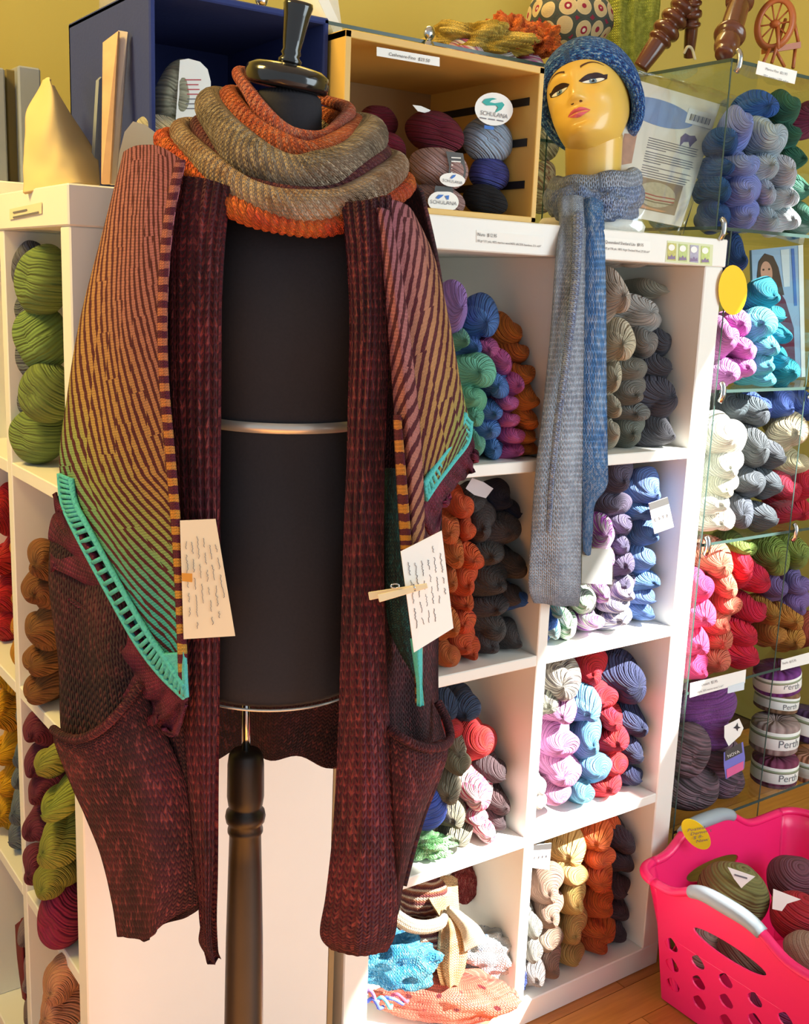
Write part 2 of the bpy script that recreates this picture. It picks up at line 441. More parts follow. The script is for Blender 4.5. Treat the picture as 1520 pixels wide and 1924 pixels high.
def shawl_col(ku, kv, off, du, dv, fq, ramp=SHAWL_STOPS):
    def f(nt, U, V, uv):
        cell = N(nt, 'ShaderNodeCombineXYZ')
        a = M(nt, 'FLOOR', M(nt, 'MULTIPLY', U, 1 / 0.034)); b_ = M(nt, 'FLOOR', M(nt, 'ADD', M(nt, 'MULTIPLY', V, 1 / 0.085), M(nt, 'MULTIPLY', a, 0.37)))
        L(nt, a, cell.inputs[0]); L(nt, b_, cell.inputs[1])
        wn = N(nt, 'ShaderNodeTexWhiteNoise'); L(nt, cell.outputs[0], wn.inputs[0])
        ph = M(nt, 'ADD', M(nt, 'ADD', M(nt, 'MULTIPLY', U, du * fq), M(nt, 'MULTIPLY', V, dv * fq)), M(nt, 'MULTIPLY', wn.outputs[0], 0.5))
        no = N(nt, 'ShaderNodeTexNoise'); no.inputs['Scale'].default_value = 120; L(nt, uv.outputs[0], no.inputs['Vector'])
        st = M(nt, 'SINE', M(nt, 'ADD', M(nt, 'MULTIPLY', ph, 2 * PI), M(nt, 'MULTIPLY', no.outputs[0], 1.6)))
        fac = RAMP(nt, M(nt, 'MULTIPLY_ADD', st, 0.5, 0.5), [(0.34, (0, 0, 0, 1)), (0.46, (1, 1, 1, 1))])
        n2 = N(nt, 'ShaderNodeTexNoise'); n2.inputs['Scale'].default_value = 9; L(nt, uv.outputs[0], n2.inputs['Vector'])
        g = M(nt, 'ADD', M(nt, 'ADD', M(nt, 'MULTIPLY', U, ku), M(nt, 'MULTIPLY', V, kv)), M(nt, 'MULTIPLY_ADD', n2.outputs[0], 0.22, off - 0.11))
        c = RAMP(nt, g, ramp)
        edge = M(nt, 'LESS_THAN', M(nt, 'FRACT', M(nt, 'ADD', M(nt, 'MULTIPLY', V, 1 / 0.085), M(nt, 'MULTIPLY', a, 0.37))), 0.05)
        return MIX(nt, fac, S(86, 20, 34), c)
    return f
def check_col(period, ramp, kv, off):
    def f(nt, U, V, uv):
        no = N(nt, 'ShaderNodeTexNoise'); no.inputs['Scale'].default_value = 90; L(nt, uv.outputs[0], no.inputs['Vector'])
        fr = M(nt, 'FRACT', M(nt, 'ADD', M(nt, 'MULTIPLY', V, 1 / period), M(nt, 'MULTIPLY', no.outputs[0], 0.25)))
        inner = M(nt, 'GREATER_THAN', U, 0.0035)
        fac = M(nt, 'MULTIPLY', M(nt, 'LESS_THAN', fr, 0.5), 1.0)
        c = RAMP(nt, M(nt, 'MULTIPLY_ADD', V, kv, off), ramp)
        return MIX(nt, fac, c, S(92, 22, 44))
    return f
# ---------------------------------------------------------------- the room
def floor_mat(name, c1, c2):
    m, nt, b = nodes(name)
    tc = N(nt, 'ShaderNodeTexCoord'); mp = N(nt, 'ShaderNodeMapping'); mp.inputs['Scale'].default_value = (3, 40, 3)
    L(nt, tc.outputs['Object'], mp.inputs[0])
    no = N(nt, 'ShaderNodeTexNoise'); no.inputs['Scale'].default_value = 2.5; no.inputs['Detail'].default_value = 6; L(nt, mp.outputs[0], no.inputs['Vector'])
    oi = N(nt, 'ShaderNodeObjectInfo')
    f = M(nt, 'ADD', M(nt, 'MULTIPLY', no.outputs[0], 0.7), M(nt, 'MULTIPLY', oi.outputs['Random'], 0.45))
    L(nt, RAMP(nt, f, [(0.2, c1), (0.95, c2)]), b.inputs['Base Color'])
    b.inputs['Roughness'].default_value = 0.32
    return m
MT['plank'] = floor_mat('oak_floor', S(150, 84, 30), S(214, 146, 70))
MT['subfloor'] = plain('floor_joint', S(70, 40, 20), 0.8)
MT['wall'] = plain('olive_paint', S(176, 158, 78), 0.8, var=0.05, scale=2)
MT['wall_plain'] = plain('pale_olive_wall', S(180, 166, 96), 0.8, var=0.03, scale=2)
fl = box('floor', (-3.2, -3.6, -0.04), (2.2, 1.1, -0.006), MT['subfloor'], None, 0)
tag(fl, 'orange-brown wooden plank floor under the shelves and basket', 'floor', kind='structure')
pw = 0.083
plank_me = {}
for r in range(26):
    y0 = -1.35 + r * pw * 1.0
    for k in range(3):
        x0 = -1.6 + k * 1.2 + (r * 0.47 % 0.9) - 0.45
        key = 1
        if key not in plank_me:
            vs = [(x, y, z) for x in (0.0, 1.198) for y in (0.0, pw - 0.0015) for z in (-0.006, 0.0)]
            plank_me[key] = mesh('plank', vs, BOXF)
        o = obj('plank', plank_me[key], MT['plank'], fl, False); o.location = (x0, y0, 0)
tag(box('wall_back', (-3.2, 1.00, 0), (2.7, 1.1, 3.7), MT['wall'], None, 0), 'olive yellow painted wall at the back of the shop', 'wall', kind='structure')
wr = []
# right wall with an assumed high transom window, shaping where the sun falls
WX = 2.1; TY0, TY1, TZ0, TZ1 = -2.75, -1.20, 2.41, 3.28
wall_r = box('wall_right', (WX, -3.6, 0), (WX + 0.1, 1.0, TZ0), MT['wall_plain'], None, 0)
tag(wall_r, 'pale side wall of the shop below the assumed transom window', 'wall', kind='structure')
box('wall_right_head', (WX, -3.6, TZ1), (WX + 0.1, 1.0, 3.7), MT['wall_plain'], wall_r, 0)
box('wall_right_pier', (WX, -3.6, TZ0), (WX + 0.1, TY0, TZ1), MT['wall_plain'], wall_r, 0)
box('wall_right_pier', (WX, TY1, TZ0), (WX + 0.1, 1.0, TZ1), MT['wall_plain'], wall_r, 0)
win = thing('assumed_window', (WX, TY0, TZ0), 'assumed high transom window in the side wall', 'window'); win['kind'] = 'structure'
box('window_frame', (WX + 0.02, TY0, TZ0), (WX + 0.06, TY1, TZ0 + 0.04), MT['white'], win)
box('window_frame', (WX + 0.02, TY0, TZ1 - 0.04), (WX + 0.06, TY1, TZ1), MT['white'], win)
box('pane', (WX + 0.04, TY0, TZ0 + 0.04), (WX + 0.044, TY1, TZ1 - 0.04), MT['pane'], win, 0)
tag(box('ceiling', (-3.2, -3.6, 3.7), (2.2, 1.1, 3.8), MT['white'], None, 0), 'plain pale ceiling above the shop', 'ceiling', kind='structure')

MT['kraft_board'] = plain('hardboard_back', S(150, 122, 80), 0.7)
# ---------------------------------------------------------------- white cube shelving
W = 0.79; H = 1.49; DEP = 0.39
ZS = [0.40, 0.752, 1.104]          # top of the three inner shelves
def inner_shelves(u, x0, x1, y0, y1):
    for z in ZS: box('shelf', (x0, y0, z - 0.02), (x1, y1, z), MT['white'], u, 0.0015)
unit = thing('cube_shelf_unit', (0, 0, 0), 'white cube shelf unit filled with colourful yarn skeins, right of the black dress form', 'shelf unit')
box('side_panel', (0, 0, 0.05), (0.05, DEP, H - 0.05), MT['white'], unit)
box('side_panel', (W - 0.05, 0, 0.05), (W, DEP, H - 0.05), MT['white'], unit)
box('bottom_board', (0, 0, 0), (W, DEP, 0.05), MT['white'], unit)
box('top_board', (-0.002, -0.002, H - 0.05), (W + 0.004, DEP, H), MT['white'], unit)
XD = 0.4
box('divider', (XD - 0.012, 0.001, 0.05), (XD + 0.012, DEP, H - 0.05), MT['white'], unit, 0.0015)
inner_shelves(unit, 0.05, XD - 0.012, 0.001, DEP); inner_shelves(unit, XD + 0.012, W - 0.05, 0.001, DEP)
box('back_panel', (0.0, DEP, 0), (W, DEP + 0.006, H), MT['white'], unit, 0)
XL = -0.43
uni2 = thing('cube_shelf_unit', (XL, 0, 0), 'white cube shelf unit at the left, its plain end panel behind the dress form', 'shelf unit')
box('end_panel', (XL, 0, 0.05), (-0.03, 0.035, H - 0.05), MT['white'], uni2)
box('top_board', (XL - 0.002, -0.002, H - 0.05), (-0.028, 0.80, H), MT['white'], uni2)
box('bottom_board', (XL, 0, 0), (-0.03, 0.80, 0.05), MT['white'], uni2)
for y in (0.29, 0.545): box('divider', (XL + 0.001, y, 0.05), (-0.03, y + 0.022, H - 0.05), MT['white'], uni2, 0.0015)
box('end_panel', (XL, 0.765, 0.05), (-0.03, 0.80, H - 0.05), MT['white'], uni2)
for y0, y1 in ((0.035, 0.29), (0.312, 0.545), (0.567, 0.765)):
    for z in ZS: box('shelf', (XL + 0.001, y0, z - 0.02), (-0.03, y1, z), MT['white'], uni2, 0.0015)
box('back_panel', (-0.03, 0.0, 0), (-0.02, 0.80, H), MT['kraft_board'], uni2, 0)

# ---------------------------------------------------------------- glass cube shelving on the right
gl = thing('glass_cube_shelving', (0.8, 0.0, 0), 'clear glass cube shelving full of yarn right of the white shelf unit', 'shelf unit')
GX = [0.80, 1.08, 1.36]; GY0, GY1 = 0.0, 0.31
GZ = [0.02, 0.30, 0.605, 0.912, 1.213, 1.512, 1.80]
for i, z in enumerate(GZ):
    x0 = 0.757 if z > 1.5 else GX[0]
    p = box('glass_shelf', (x0, GY0, z - 0.006), (GX[2], GY1, z), MT['glass'], gl, 0)
    box('glass_edge', (x0, GY0 - 0.001, z - 0.006), (GX[2], GY0, z), MT['glass_edge'], p, 0)
    if z > 1.5: box('glass_edge', (x0 - 0.001, GY0, z - 0.006), (x0, GY1, z), MT['glass_edge'], p, 0)
for i in range(len(GZ) - 1):
    for k, x in enumerate(GX):
        if k == 0 and GZ[i] > 1.5: x = 0.757
        p = box('glass_side', (x, GY0, GZ[i]), (x + 0.005, GY1, GZ[i + 1] - 0.006), MT['glass'], gl, 0)
        box('glass_edge', (x, GY0 - 0.001, GZ[i]), (x + 0.003, GY0, GZ[i + 1] - 0.006), MT['glass_edge'], p, 0)
for z in GZ[3:]:
    for x in (0.757 if z > 1.5 else 0.80, 1.08):
        tube('chrome_clip', [(x + 0.012, GY0 - 0.003, z - 0.022), (x + 0.012, GY0 - 0.009, z - 0.012), (x + 0.012, GY0 - 0.009, z + 0.006), (x + 0.012, GY0 - 0.003, z + 0.014)], 0.0055, MT['chrome'], gl, 8, n=10)
for y in (0.34, ):
    box('backing', (0.80, GY1, 0.02), (1.36, GY1 + 0.004, 1.80), MT['glass'], gl, 0)

# ---------------------------------------------------------------- yarn
def skein_mesh(seed, T=0.5, nj=56, ni=34):
    rnd = random.Random(seed)
    b = rnd.uniform(0.24, 0.36); a = 1.02 - b
    ph0 = rnd.uniform(0, PI); k1, k2 = rnd.uniform(0, 6), rnd.uniform(0, 6)
    T *= rnd.choice((-1, 1)); tw = rnd.uniform(1.2, 2.2)
    vs, uv = [], []
    for i in range(ni + 1):
        s = i / ni
        s = s * s * (3 - 2 * s) * 0.5 + s * 0.5
        e = 1.0
        c0 = 0.42
        if s < c0: e = math.sqrt(max(0, 1 - (1 - s / c0) ** 2))
        if s > 1 - c0: e = math.sqrt(max(0, 1 - (1 - (1 - s) / c0) ** 2))
        e *= 1 + 0.10 * math.sin(2 * PI * 1.6 * s + k1)
        for j in range(nj + 1):
            de = 2 * PI * j / nj
            th = de + 2 * PI * T * s + ph0
            rho = b * abs(math.cos(de)) + math.sqrt(a * a - b * b * math.sin(de) ** 2)
            rho *= e
            x = rho * math.cos(th) + 0.12 * math.sin(3 * s + k1) * e
            z = rho * math.sin(th) + 0.10 * math.cos(4 * s + k2) * e
            n = 1 + 0.09 * noise.noise(Vector((x * 1.7 + seed, z * 1.7, s * 3)))
            lead = 0.05 * (math.cos(de) if s < 0.3 else 0) * (1 - s / 0.3 if s < 0.3 else 0)
            vs.append((x * n, s + lead, z * n))
            uv.append((j / nj * 2 + s * tw + seed, s))
    Wd = nj + 1
    fs = [(i * Wd + j, i * Wd + j + 1, (i + 1) * Wd + j + 1, (i + 1) * Wd + j) for i in range(ni) for j in range(nj)]
    return mesh('skein', vs, fs, uv)
def ball_mesh(seed, nj=48, ni=28):
    rnd = random.Random(seed)
    ax = Vector((rnd.uniform(-0.6, 0.6), rnd.uniform(-0.4, 0.2), 1)).normalized()
    vs, uv = [], []
    for i in range(ni + 1):
        b = PI * i / ni
        for j in range(nj + 1):
            l = 2 * PI * j / nj
            d = Vector((math.sin(b) * math.cos(l), -math.cos(b), math.sin(b) * math.sin(l)))
            r = 1 + 0.07 * noise.noise(d * 1.4 + Vector((seed * 3.1, 0, 0)))
            r *= 1 - 0.18 * math.exp(-(b / 0.35) ** 2)
            vs.append((d.x * r, d.y * r, d.z * r))
            uv.append((math.acos(max(-1, min(1, d.dot(ax)))) / PI * 1.6 + seed, l / 6))
    Wd = nj + 1
    fs = [(i * Wd + j, i * Wd + j + 1, (i + 1) * Wd + j + 1, (i + 1) * Wd + j) for i in range(ni) for j in range(nj)]
    return mesh('ball', vs, fs, uv)
SK = {}
def sk_mesh(kind, v, mat):
    key = (kind, v, mat)
    if key not in SK:
        me = skein_mesh(v * 3 + 1) if kind == 'skein' else ball_mesh(v * 5 + 2)
        me.materials.append(MT[mat]); me.polygons.foreach_set('use_smooth', [True] * len(me.polygons))
        SK[key] = me
    return SK[key]
ORD = ['topmost', 'second', 'third', 'fourth', 'fifth', 'sixth', 'seventh', 'eighth', 'ninth', 'tenth', 'eleventh', 'twelfth']
rs = random.Random(11)
def jitter(col, k=0.07):
    return tuple(min(1, c * (1 + rs.uniform(-k, k))) for c in col[:3]) + (1,)
def fit_cell(p, rx, rz, axis, Lr):
    """keep a skein inside the cubby it lies in; returns the point and the largest yaw that still fits"""
    p = p.copy(); r_ = rx * .8; rr = rz * .8
    if axis == 'Y':
        if p.x < 0.77 and p.z < 1.44:
            x0, x1 = (0.05, XD - 0.012) if p.x < XD else (XD + 0.012, W - 0.05)
            zs = [0.05] + ZS + [H - 0.05]
        else:
            x0, x1 = (GX[0], GX[1]) if p.x < GX[1] else (GX[1], GX[2])
            if p.z > 1.5 and p.x < GX[1]: x0 = 0.762
            zs = GZ
        p.x = max(p.x, x0 + r_) if p.x < x1 - r_ else max(x1 - r_, x0 + r_ * .6)
        room = max(0.0, x1 - r_ - p.x)
    else:
        zs = [0.05] + ZS + [H - 0.05]
        y0, y1 = (0.035, 0.29) if p.y < 0.29 else (0.312, 0.545)
        p.y = min(max(p.y, y0 + r_), y1 - r_)
        room = 1
    zb = max([z for z in zs if z < p.z + .02] or [0.0]); zt = min([z for z in zs if z > zb + .1] or [9])
    p.z = min(max(p.z, zb + rr), zt - 0.02 - rr) if zt - zb > 2 * rr + .02 else p.z
    return p, math.asin(min(1.0, room / Lr))
def pile(cname, col, where, items, Y=0.03, mat='yarn', kind='skein', Lr=0.13, yaw=-27, noun=None, axis='Y', X=XL, grow=1.34):
    """items (px, py, w, h[, extra back offset]) in photo pixels; each becomes its own object at depth Y inside the cubby"""
    items = sorted(items, key=lambda q: q[1])
    noun = noun or ('skein' if kind == 'skein' else 'ball')
    out = []
    for i, it in enumerate(items):
        px, py, w, h = it[:4]; ex = it[4] if len(it) > 4 else 0
        p = onY(px, py, 0.6 * Y + ex * 0.7 + 0.015) if axis == 'Y' else onX(px, py, X + ex + 0.015)
        d = depth(p)
        rx = w * d / FPX / 2 * grow; rz = h * d / FPX / 2 * grow
        v = rs.randrange(7)
        p, ymax = fit_cell(p, rx, rz, axis, Lr)
        o = bpy.data.objects.new('yarn_' + noun, sk_mesh(kind, v, mat)); COL.objects.link(o)
        y = max(math.radians(yaw + rs.uniform(-8, 8)), -ymax) if axis == 'Y' else 0; tl = rs.uniform(-0.25, 0.25)
        if axis == 'X': y = math.radians(-52 + rs.uniform(-8, 8))
        if kind == 'skein':
            LL = min(Lr, 0.32) * (1 if axis == 'Y' else 0.85)
            o.scale = (rx, LL, rz)
            o.rotation_euler = (rs.uniform(-0.06, 0.06), tl, y)
            o.location = p - Matrix.Rotation(y, 3, 'Z') @ Vector((0, 0.03, 0))
        else:
            ry = (rx + rz) / 2
            o.scale = (rx, ry, rz); o.rotation_euler = (0, tl, y)
            if axis == 'X':
                q = onX(px, py, X + ex + rx * .8); q.y = min(max(q.y, 0.035 + rx * .8), 0.29 - rx * .7); q.z = p.z
                o.location = q
            else: o.location = p + Matrix.Rotation(y, 3, 'Z') @ Vector((0, ry * 0.7, 0))
        o.color = jitter(col)
        n = len(items)
        if n == 1: lab = f'single {cname} yarn {noun} {where}'
        elif i == 0: lab = f'topmost {cname} yarn {noun} {where}'
        elif i == n - 1: lab = f'lowest {cname} yarn {noun} {where}'
        else: lab = f'{ORD[i]} {cname} yarn {noun} from the top {where}'
        tag(o, lab, 'yarn', f'{cname} yarn {where}')
        out.append(o)
    return out
A = 'in upper left cubby'
pile('lavender', S(170, 128, 206), A, [(859, 578, 46, 86)], 0.10)
pile('sky blue', S(92, 136, 208), A, [(907, 606, 56, 70, .05), (885, 650, 38, 38, .05), (932, 722, 48, 52, .0), (920, 775, 44, 38), (913, 806, 50, 42), (924, 843, 42, 42)], 0.05)
pile('mint green', S(118, 192, 160), A, [(866, 640, 28, 34, .05), (895, 698, 66, 58), (888, 746, 48, 48), (890, 782, 36, 38), (893, 835, 32, 52)], 0.03)
pile('bright pink', S(226, 106, 172), A, [(915, 657, 40, 34, .05), (942, 680, 52, 48, .03), (965, 722, 34, 40), (951, 757, 44, 36), (953, 788, 44, 34), (960, 818, 50, 40), (960, 848, 44, 28)], 0.04)
pile('tangerine', S(214, 118, 40), A, [(961, 629, 56, 62, .07), (986, 664, 52, 48, .05), (1000, 704, 62, 50, .02), (997, 748, 58, 46), (994, 784, 56, 42), (995, 818, 50, 36), (994, 846, 40, 28)], 0.05)
B = 'in upper right cubby behind the blue scarf'
pile('oatmeal', S(206, 196, 172), B, [(1159, 548, 46, 78), (1163, 647, 56, 72), (1150, 713, 30, 58), (1150, 762, 34, 42), (1150, 812, 32, 50)], 0.03)
pile('pale grey', S(178, 174, 162), B, [(1198, 512, 88, 38, .04), (1233, 546, 40, 30, .06), (1208, 586, 98, 58, .03)], 0.06)
pile('mid grey', S(132, 130, 124), B, [(1208, 644, 52, 62, .02), (1186, 693, 62, 48), (1186, 741, 64, 42), (1188, 776, 60, 34), (1184, 812, 58, 52)], 0.05)
pile('charcoal', S(66, 66, 76), B, [(1246, 642, 58, 62, .05), (1251, 690, 66, 54, .03), (1254, 742, 84, 74), (1247, 812, 76, 50)], 0.04)
Cc = 'in second row left cubby'
pile('rust orange', S(206, 104, 44), Cc, [(841, 996, 44, 46), (852, 1042, 44, 48), (843, 1088, 36, 44), (843, 1176, 38, 50), (843, 1242, 40, 44)], 0.02)
pile('red orange', S(222, 88, 40), Cc, [(866, 952, 46, 58), (874, 996, 38, 44), (884, 1046, 64, 46), (874, 1094, 50, 58), (868, 1130, 42, 36), (869, 1165, 46, 48), (866, 1210, 58, 42), (884, 1236, 40, 30)], 0.05)
pile('dark brown', S(64, 54, 52), Cc, [(890, 948, 50, 52, .03), (905, 990, 52, 56), (944, 996, 70, 56), (915, 1040, 60, 50), (962, 1058, 56, 52), (926, 1092, 76, 54), (960, 1118, 52, 48), (922, 1138, 66, 46), (925, 1176, 74, 56), (915, 1216, 66, 42), (955, 1214, 46, 42)], 0.06, 'yarn_f')
pile('midnight blue', S(34, 40, 62), Cc, [(936, 936, 66, 46), (980, 955, 40, 52), (986, 1004, 40, 54), (985, 1058, 40, 50)], 0.10)
pile('cobalt', S(52, 96, 168), Cc, [(983, 1120, 40, 42), (992, 1160, 56, 56), (990, 1206, 44, 38)], 0.05)
D = 'in second row right cubby'
pile('dusky violet', S(98, 90, 118), D, [(1162, 900, 58, 58), (1154, 948, 62, 46), (1168, 985, 46, 48), (1166, 1020, 44, 38), (1168, 1059, 44, 46), (1170, 1092, 46, 32)], 0.05)
pile('denim blue', S(96, 132, 190), D, [(1215, 922, 66, 56), (1204, 960, 52, 44), (1213, 1002, 48, 46), (1210, 1050, 52, 50), (1213, 1090, 48, 34), (1210, 1120, 46, 32), (1207, 1147, 44, 34)], 0.05)
pile('magenta and white', S(190, 96, 200), D, [(1135, 999, 46, 60), (1132, 1050, 40, 46), (1132, 1113, 36, 36), (1111, 1165, 48, 36)], 0.03, 'yarn_v')
pile('lilac and slate', S(120, 116, 160), D, [(1172, 1112, 50, 36), (1160, 1136, 48, 34), (1158, 1160, 54, 36)], 0.03, 'yarn_v')
pile('leafy green and white', S(110, 150, 108), D, [(1097, 1128, 42, 54), (1064, 1170, 42, 54)], 0.03, 'yarn_v')
pile('pale aqua', S(128, 200, 200), D, [(1042, 1146, 34, 26), (1036, 1182, 32, 42)], 0.03, 'yarn_v')
E_ = 'in third row left cubby'
pile('slate navy', S(50, 66, 98), E_, [(870, 1335, 58, 44), (834, 1331, 50, 42)], 0.12)
pile('scarlet', S(204, 44, 46), E_, [(901, 1396, 70, 76), (846, 1368, 44, 44)], 0.09)
pile('olive grey', S(128, 122, 100), E_, [(858, 1404, 48, 46, .04), (864, 1438, 40, 38), (838, 1486, 50, 52), (850, 1533, 46, 46), (858, 1570, 54, 38)], 0.04)
pile('pink and white', S(222, 84, 116), E_, [(893, 1489, 66, 60), (894, 1533, 48, 34), (909, 1566, 48, 40)], 0.04, 'yarn_v')
pile('dark cocoa', S(74, 56, 58), E_, [(929, 1449, 54, 56), (941, 1500, 56, 52), (952, 1548, 56, 46)], 0.07)
pile('royal blue', S(62, 92, 184), E_, [(806, 1530, 54, 68)], 0.03, kind='ball')
F = 'in third row right cubby'
pile('stone striped', S(176, 170, 150), F, [(1051, 1279, 74, 70), (1027, 1320, 40, 44)], 0.03, 'yarn_dk')
pile('mauve pink', S(204, 130, 180), F, [(1051, 1339, 60, 44), (1049, 1394, 76, 64), (1055, 1449, 70, 54), (1045, 1492, 54, 50)], 0.02)
pile('teal blue', S(96, 160, 196), F, [(1102, 1335, 52, 50), (1106, 1392, 54, 62), (1118, 1441, 60, 58), (1092, 1487, 48, 50)], 0.04)
pile('crimson', S(204, 34, 46), F, [(1110, 1262, 60, 60, .05), (1130, 1309, 58, 52, .02), (1146, 1348, 54, 42), (1153, 1390, 54, 48), (1153, 1437, 56, 50), (1138, 1478, 54, 46)], 0.05)
pile('dark navy', S(44, 50, 84), F, [(1183, 1282, 84, 78), (1196, 1358, 54, 58), (1192, 1408, 52, 52), (1186, 1454, 48, 46)], 0.06)
pile('white', S(226, 224, 214), F, [(1014, 1476, 26, 30), (1012, 1502, 28, 28)], 0.015)
G = 'in bottom right cubby'
pile('ash grey', S(142, 138, 128), G, [(1000, 1740, 34, 50), (1000, 1785, 36, 50), (1003, 1830, 40, 44)], 0.01)
pile('taupe', S(160, 130, 108), G, [(1030, 1670, 56, 56), (1032, 1716, 56, 52), (1030, 1764, 54, 54), (1032, 1812, 50, 50)], 0.03)
pile('straw yellow', S(208, 170, 98), G, [(1067, 1602, 60, 58, .04), (1079, 1645, 52, 44), (1079, 1692, 48, 50), (1077, 1746, 48, 54), (1075, 1792, 48, 44)], 0.04)
pile('bright orange', S(226, 102, 48), G, [(1144, 1546, 48, 48, .06), (1118, 1576, 60, 50, .02), (1126, 1610, 58, 42), (1122, 1650, 60, 46), (1130, 1698, 60, 50), (1128, 1745, 58, 50), (1122, 1782, 54, 38)], 0.05)
pile('dark plum', S(62, 36, 52), G, [(1172, 1575, 48, 54), (1164, 1615, 46, 52), (1174, 1658, 58, 56), (1174, 1698, 56, 48), (1172, 1738, 54, 48), (1168, 1768, 48, 40)], 0.07, 'yarn_f')
# glass cubes
T1 = 'in the topmost glass cube'
pile('royal blue', S(44, 96, 176), T1, [(1432, 203, 62, 50)], 0.08)
pile('bottle green', S(52, 110, 88), T1, [(1483, 203, 48, 52), (1486, 254, 40, 44), (1490, 300, 38, 44), (1506, 359, 40, 52), (1508, 411, 40, 48)], 0.07)
pile('burgundy', S(140, 44, 80), T1, [(1512, 188, 60, 52)], 0.10)
pile('periwinkle', S(142, 152, 220), T1, [(1396, 236, 42, 64, .02), (1396, 310, 60, 48), (1399, 360, 64, 52), (1400, 410, 58, 46)], 0.03)
pile('silver blue', S(176, 190, 206), T1, [(1446, 260, 66, 68), (1435, 313, 52, 48), (1435, 358, 42, 50), (1438, 411, 48, 46)], 0.03)
pile('pale silver', S(200, 208, 214), T1, [(1476, 320, 52, 54), (1474, 369, 52, 46), (1477, 413, 48, 48)], 0.03)
pile('deep blue', S(42, 86, 148), T1, [(1368, 262, 40, 46), (1358, 312, 36, 40), (1352, 354, 42, 46), (1350, 405, 46, 48)], 0.06)
pile('pale turquoise', S(110, 196, 210), 'in topmost glass cube behind the plastic bag', [(1270, 178, 62, 44), (1264, 208, 62, 50), (1260, 248, 62, 50), (1256, 298, 62, 50), (1252, 346, 62, 50), (1250, 394, 62, 50)], 0.36, yaw=-5, Lr=.05)
T2 = 'in second glass cube from the top'
pile('navy blue', S(36, 78, 132), T2, [(1383, 482, 46, 60)], 0.05)
pile('orchid', S(206, 120, 196), T2, [(1386, 610, 44, 50, .03), (1363, 634, 46, 60), (1398, 652, 52, 40), (1396, 690, 44, 38), (1364, 703, 48, 44)], 0.02)
pile('light turquoise', S(90, 190, 208), T2, [(1426, 609, 62, 52), (1438, 650, 52, 46), (1433, 686, 54, 40), (1433, 713, 52, 30)], 0.03)
pile('deep teal', S(26, 140, 164), T2, [(1440, 556, 62, 46), (1453, 594, 54, 42), (1468, 628, 44, 48), (1468, 668, 40, 46), (1466, 706, 42, 42)], 0.08)
T3 = 'in third glass cube from the top'
pile('charcoal grey', S(84, 90, 98), T3, [(1376, 764, 60, 50, .06), (1416, 770, 70, 56, .04), (1421, 838, 58, 66), (1461, 852, 50, 50), (1412, 905, 56, 50), (1453, 906, 48, 48), (1390, 962, 52, 58), (1439, 972, 54, 46)], 0.04)
pile('snow white', S(236, 232, 216), T3, [(1366, 819, 72, 72), (1366, 878, 62, 50), (1358, 918, 58, 42), (1345, 946, 46, 40), (1350, 980, 58, 40)], 0.02)
pile('cornflower blue', S(84, 106, 196), T3, [(1430, 750, 50, 48), (1472, 764, 48, 44), (1512, 770, 40, 50)], 0.10)
pile('cream', S(216, 200, 160), T3, [(1486, 812, 60, 58), (1497, 872, 56, 48)], 0.06)
pile('cherry red', S(208, 32, 62), T3, [(1480, 920, 48, 52), (1508, 914, 44, 52), (1495, 962, 60, 42)], 0.04)
T4 = 'in fourth glass cube from the top'
pile('coral', S(226, 124, 96), T4, [(1345, 1053, 72, 60), (1363, 1098, 52, 46), (1367, 1136, 52, 46), (1352, 1172, 52, 42), (1350, 1202, 50, 40), (1343, 1240, 54, 48)], 0.03)
pile('hot pink', S(240, 70, 130), T4, [(1320, 1102, 44, 50), (1318, 1158, 52, 46), (1308, 1210, 46, 48), (1310, 1256, 50, 38)], 0.015)
pile('raspberry red', S(214, 30, 64), T4, [(1397, 1066, 48, 60), (1428, 1084, 62, 56), (1420, 1148, 54, 50), (1399, 1192, 68, 46), (1405, 1230, 70, 46)], 0.045)
pile('moss green', S(140, 160, 72), T4, [(1394, 1022, 60, 40), (1452, 1049, 62, 62), (1497, 1040, 54, 54)], 0.08)
pile('soft purple', S(136, 112, 176), T4, [(1461, 1107, 44, 44), (1496, 1098, 48, 50), (1496, 1138, 54, 42)], 0.07)
pile('mustard', S(196, 132, 52), T4, [(1446, 1150, 42, 42), (1484, 1162, 52, 44), (1453, 1192, 48, 42), (1486, 1202, 48, 44)], 0.05)
pile('brick red', S(170, 74, 50), T4, [(1512, 1192, 40, 52)], 0.05)
T5 = 'on the low glass shelf behind the basket'
pf = pile('fluffy purple', S(134, 66, 144), T5, [(1336, 1337, 98, 72, .03), (1350, 1386, 66, 50)], 0.03, 'yarn_f', 'ball')
pv = pile('heathered mauve', S(128, 98, 112), T5, [(1300, 1424, 66, 84), (1368, 1433, 78, 60), (1309, 1507, 92, 66), (1379, 1480, 64, 48)], 0.03, 'yarn_dk', 'ball')
# left unit (faces left)
P1 = 'in top cubby of the left unit'
pile('leaf green', S(124, 144, 74), P1, [(82, 527, 84, 112), (79, 640, 84, 104), (88, 744, 80, 100), (72, 828, 90, 92)], kind='ball', axis='X', X=XL + 0.0, grow=1.22)
pile('slate grey', S(100, 106, 112), P1, [(36, 494, 52, 90), (44, 585, 46, 66), (32, 664, 62, 84), (28, 740, 56, 74), (14, 812, 48, 66)], kind='ball', axis='X', X=XL + 0.015, grow=1.1)
P2 = 'in second cubby of the left unit'
pile('golden orange', S(214, 142, 40), P2, [(62, 1036, 50, 54), (52, 1110, 46, 62), (50, 1170, 44, 62), (56, 1240, 50, 60)], axis='X', X=XL + 0.02)
pile('chestnut brown', S(140, 90, 48), P2, [(86, 1052, 60, 66), (84, 1110, 66, 66), (84, 1180, 62, 74), (78, 1240, 60, 60), (76, 1296, 60, 62)], axis='X', X=XL - 0.01)
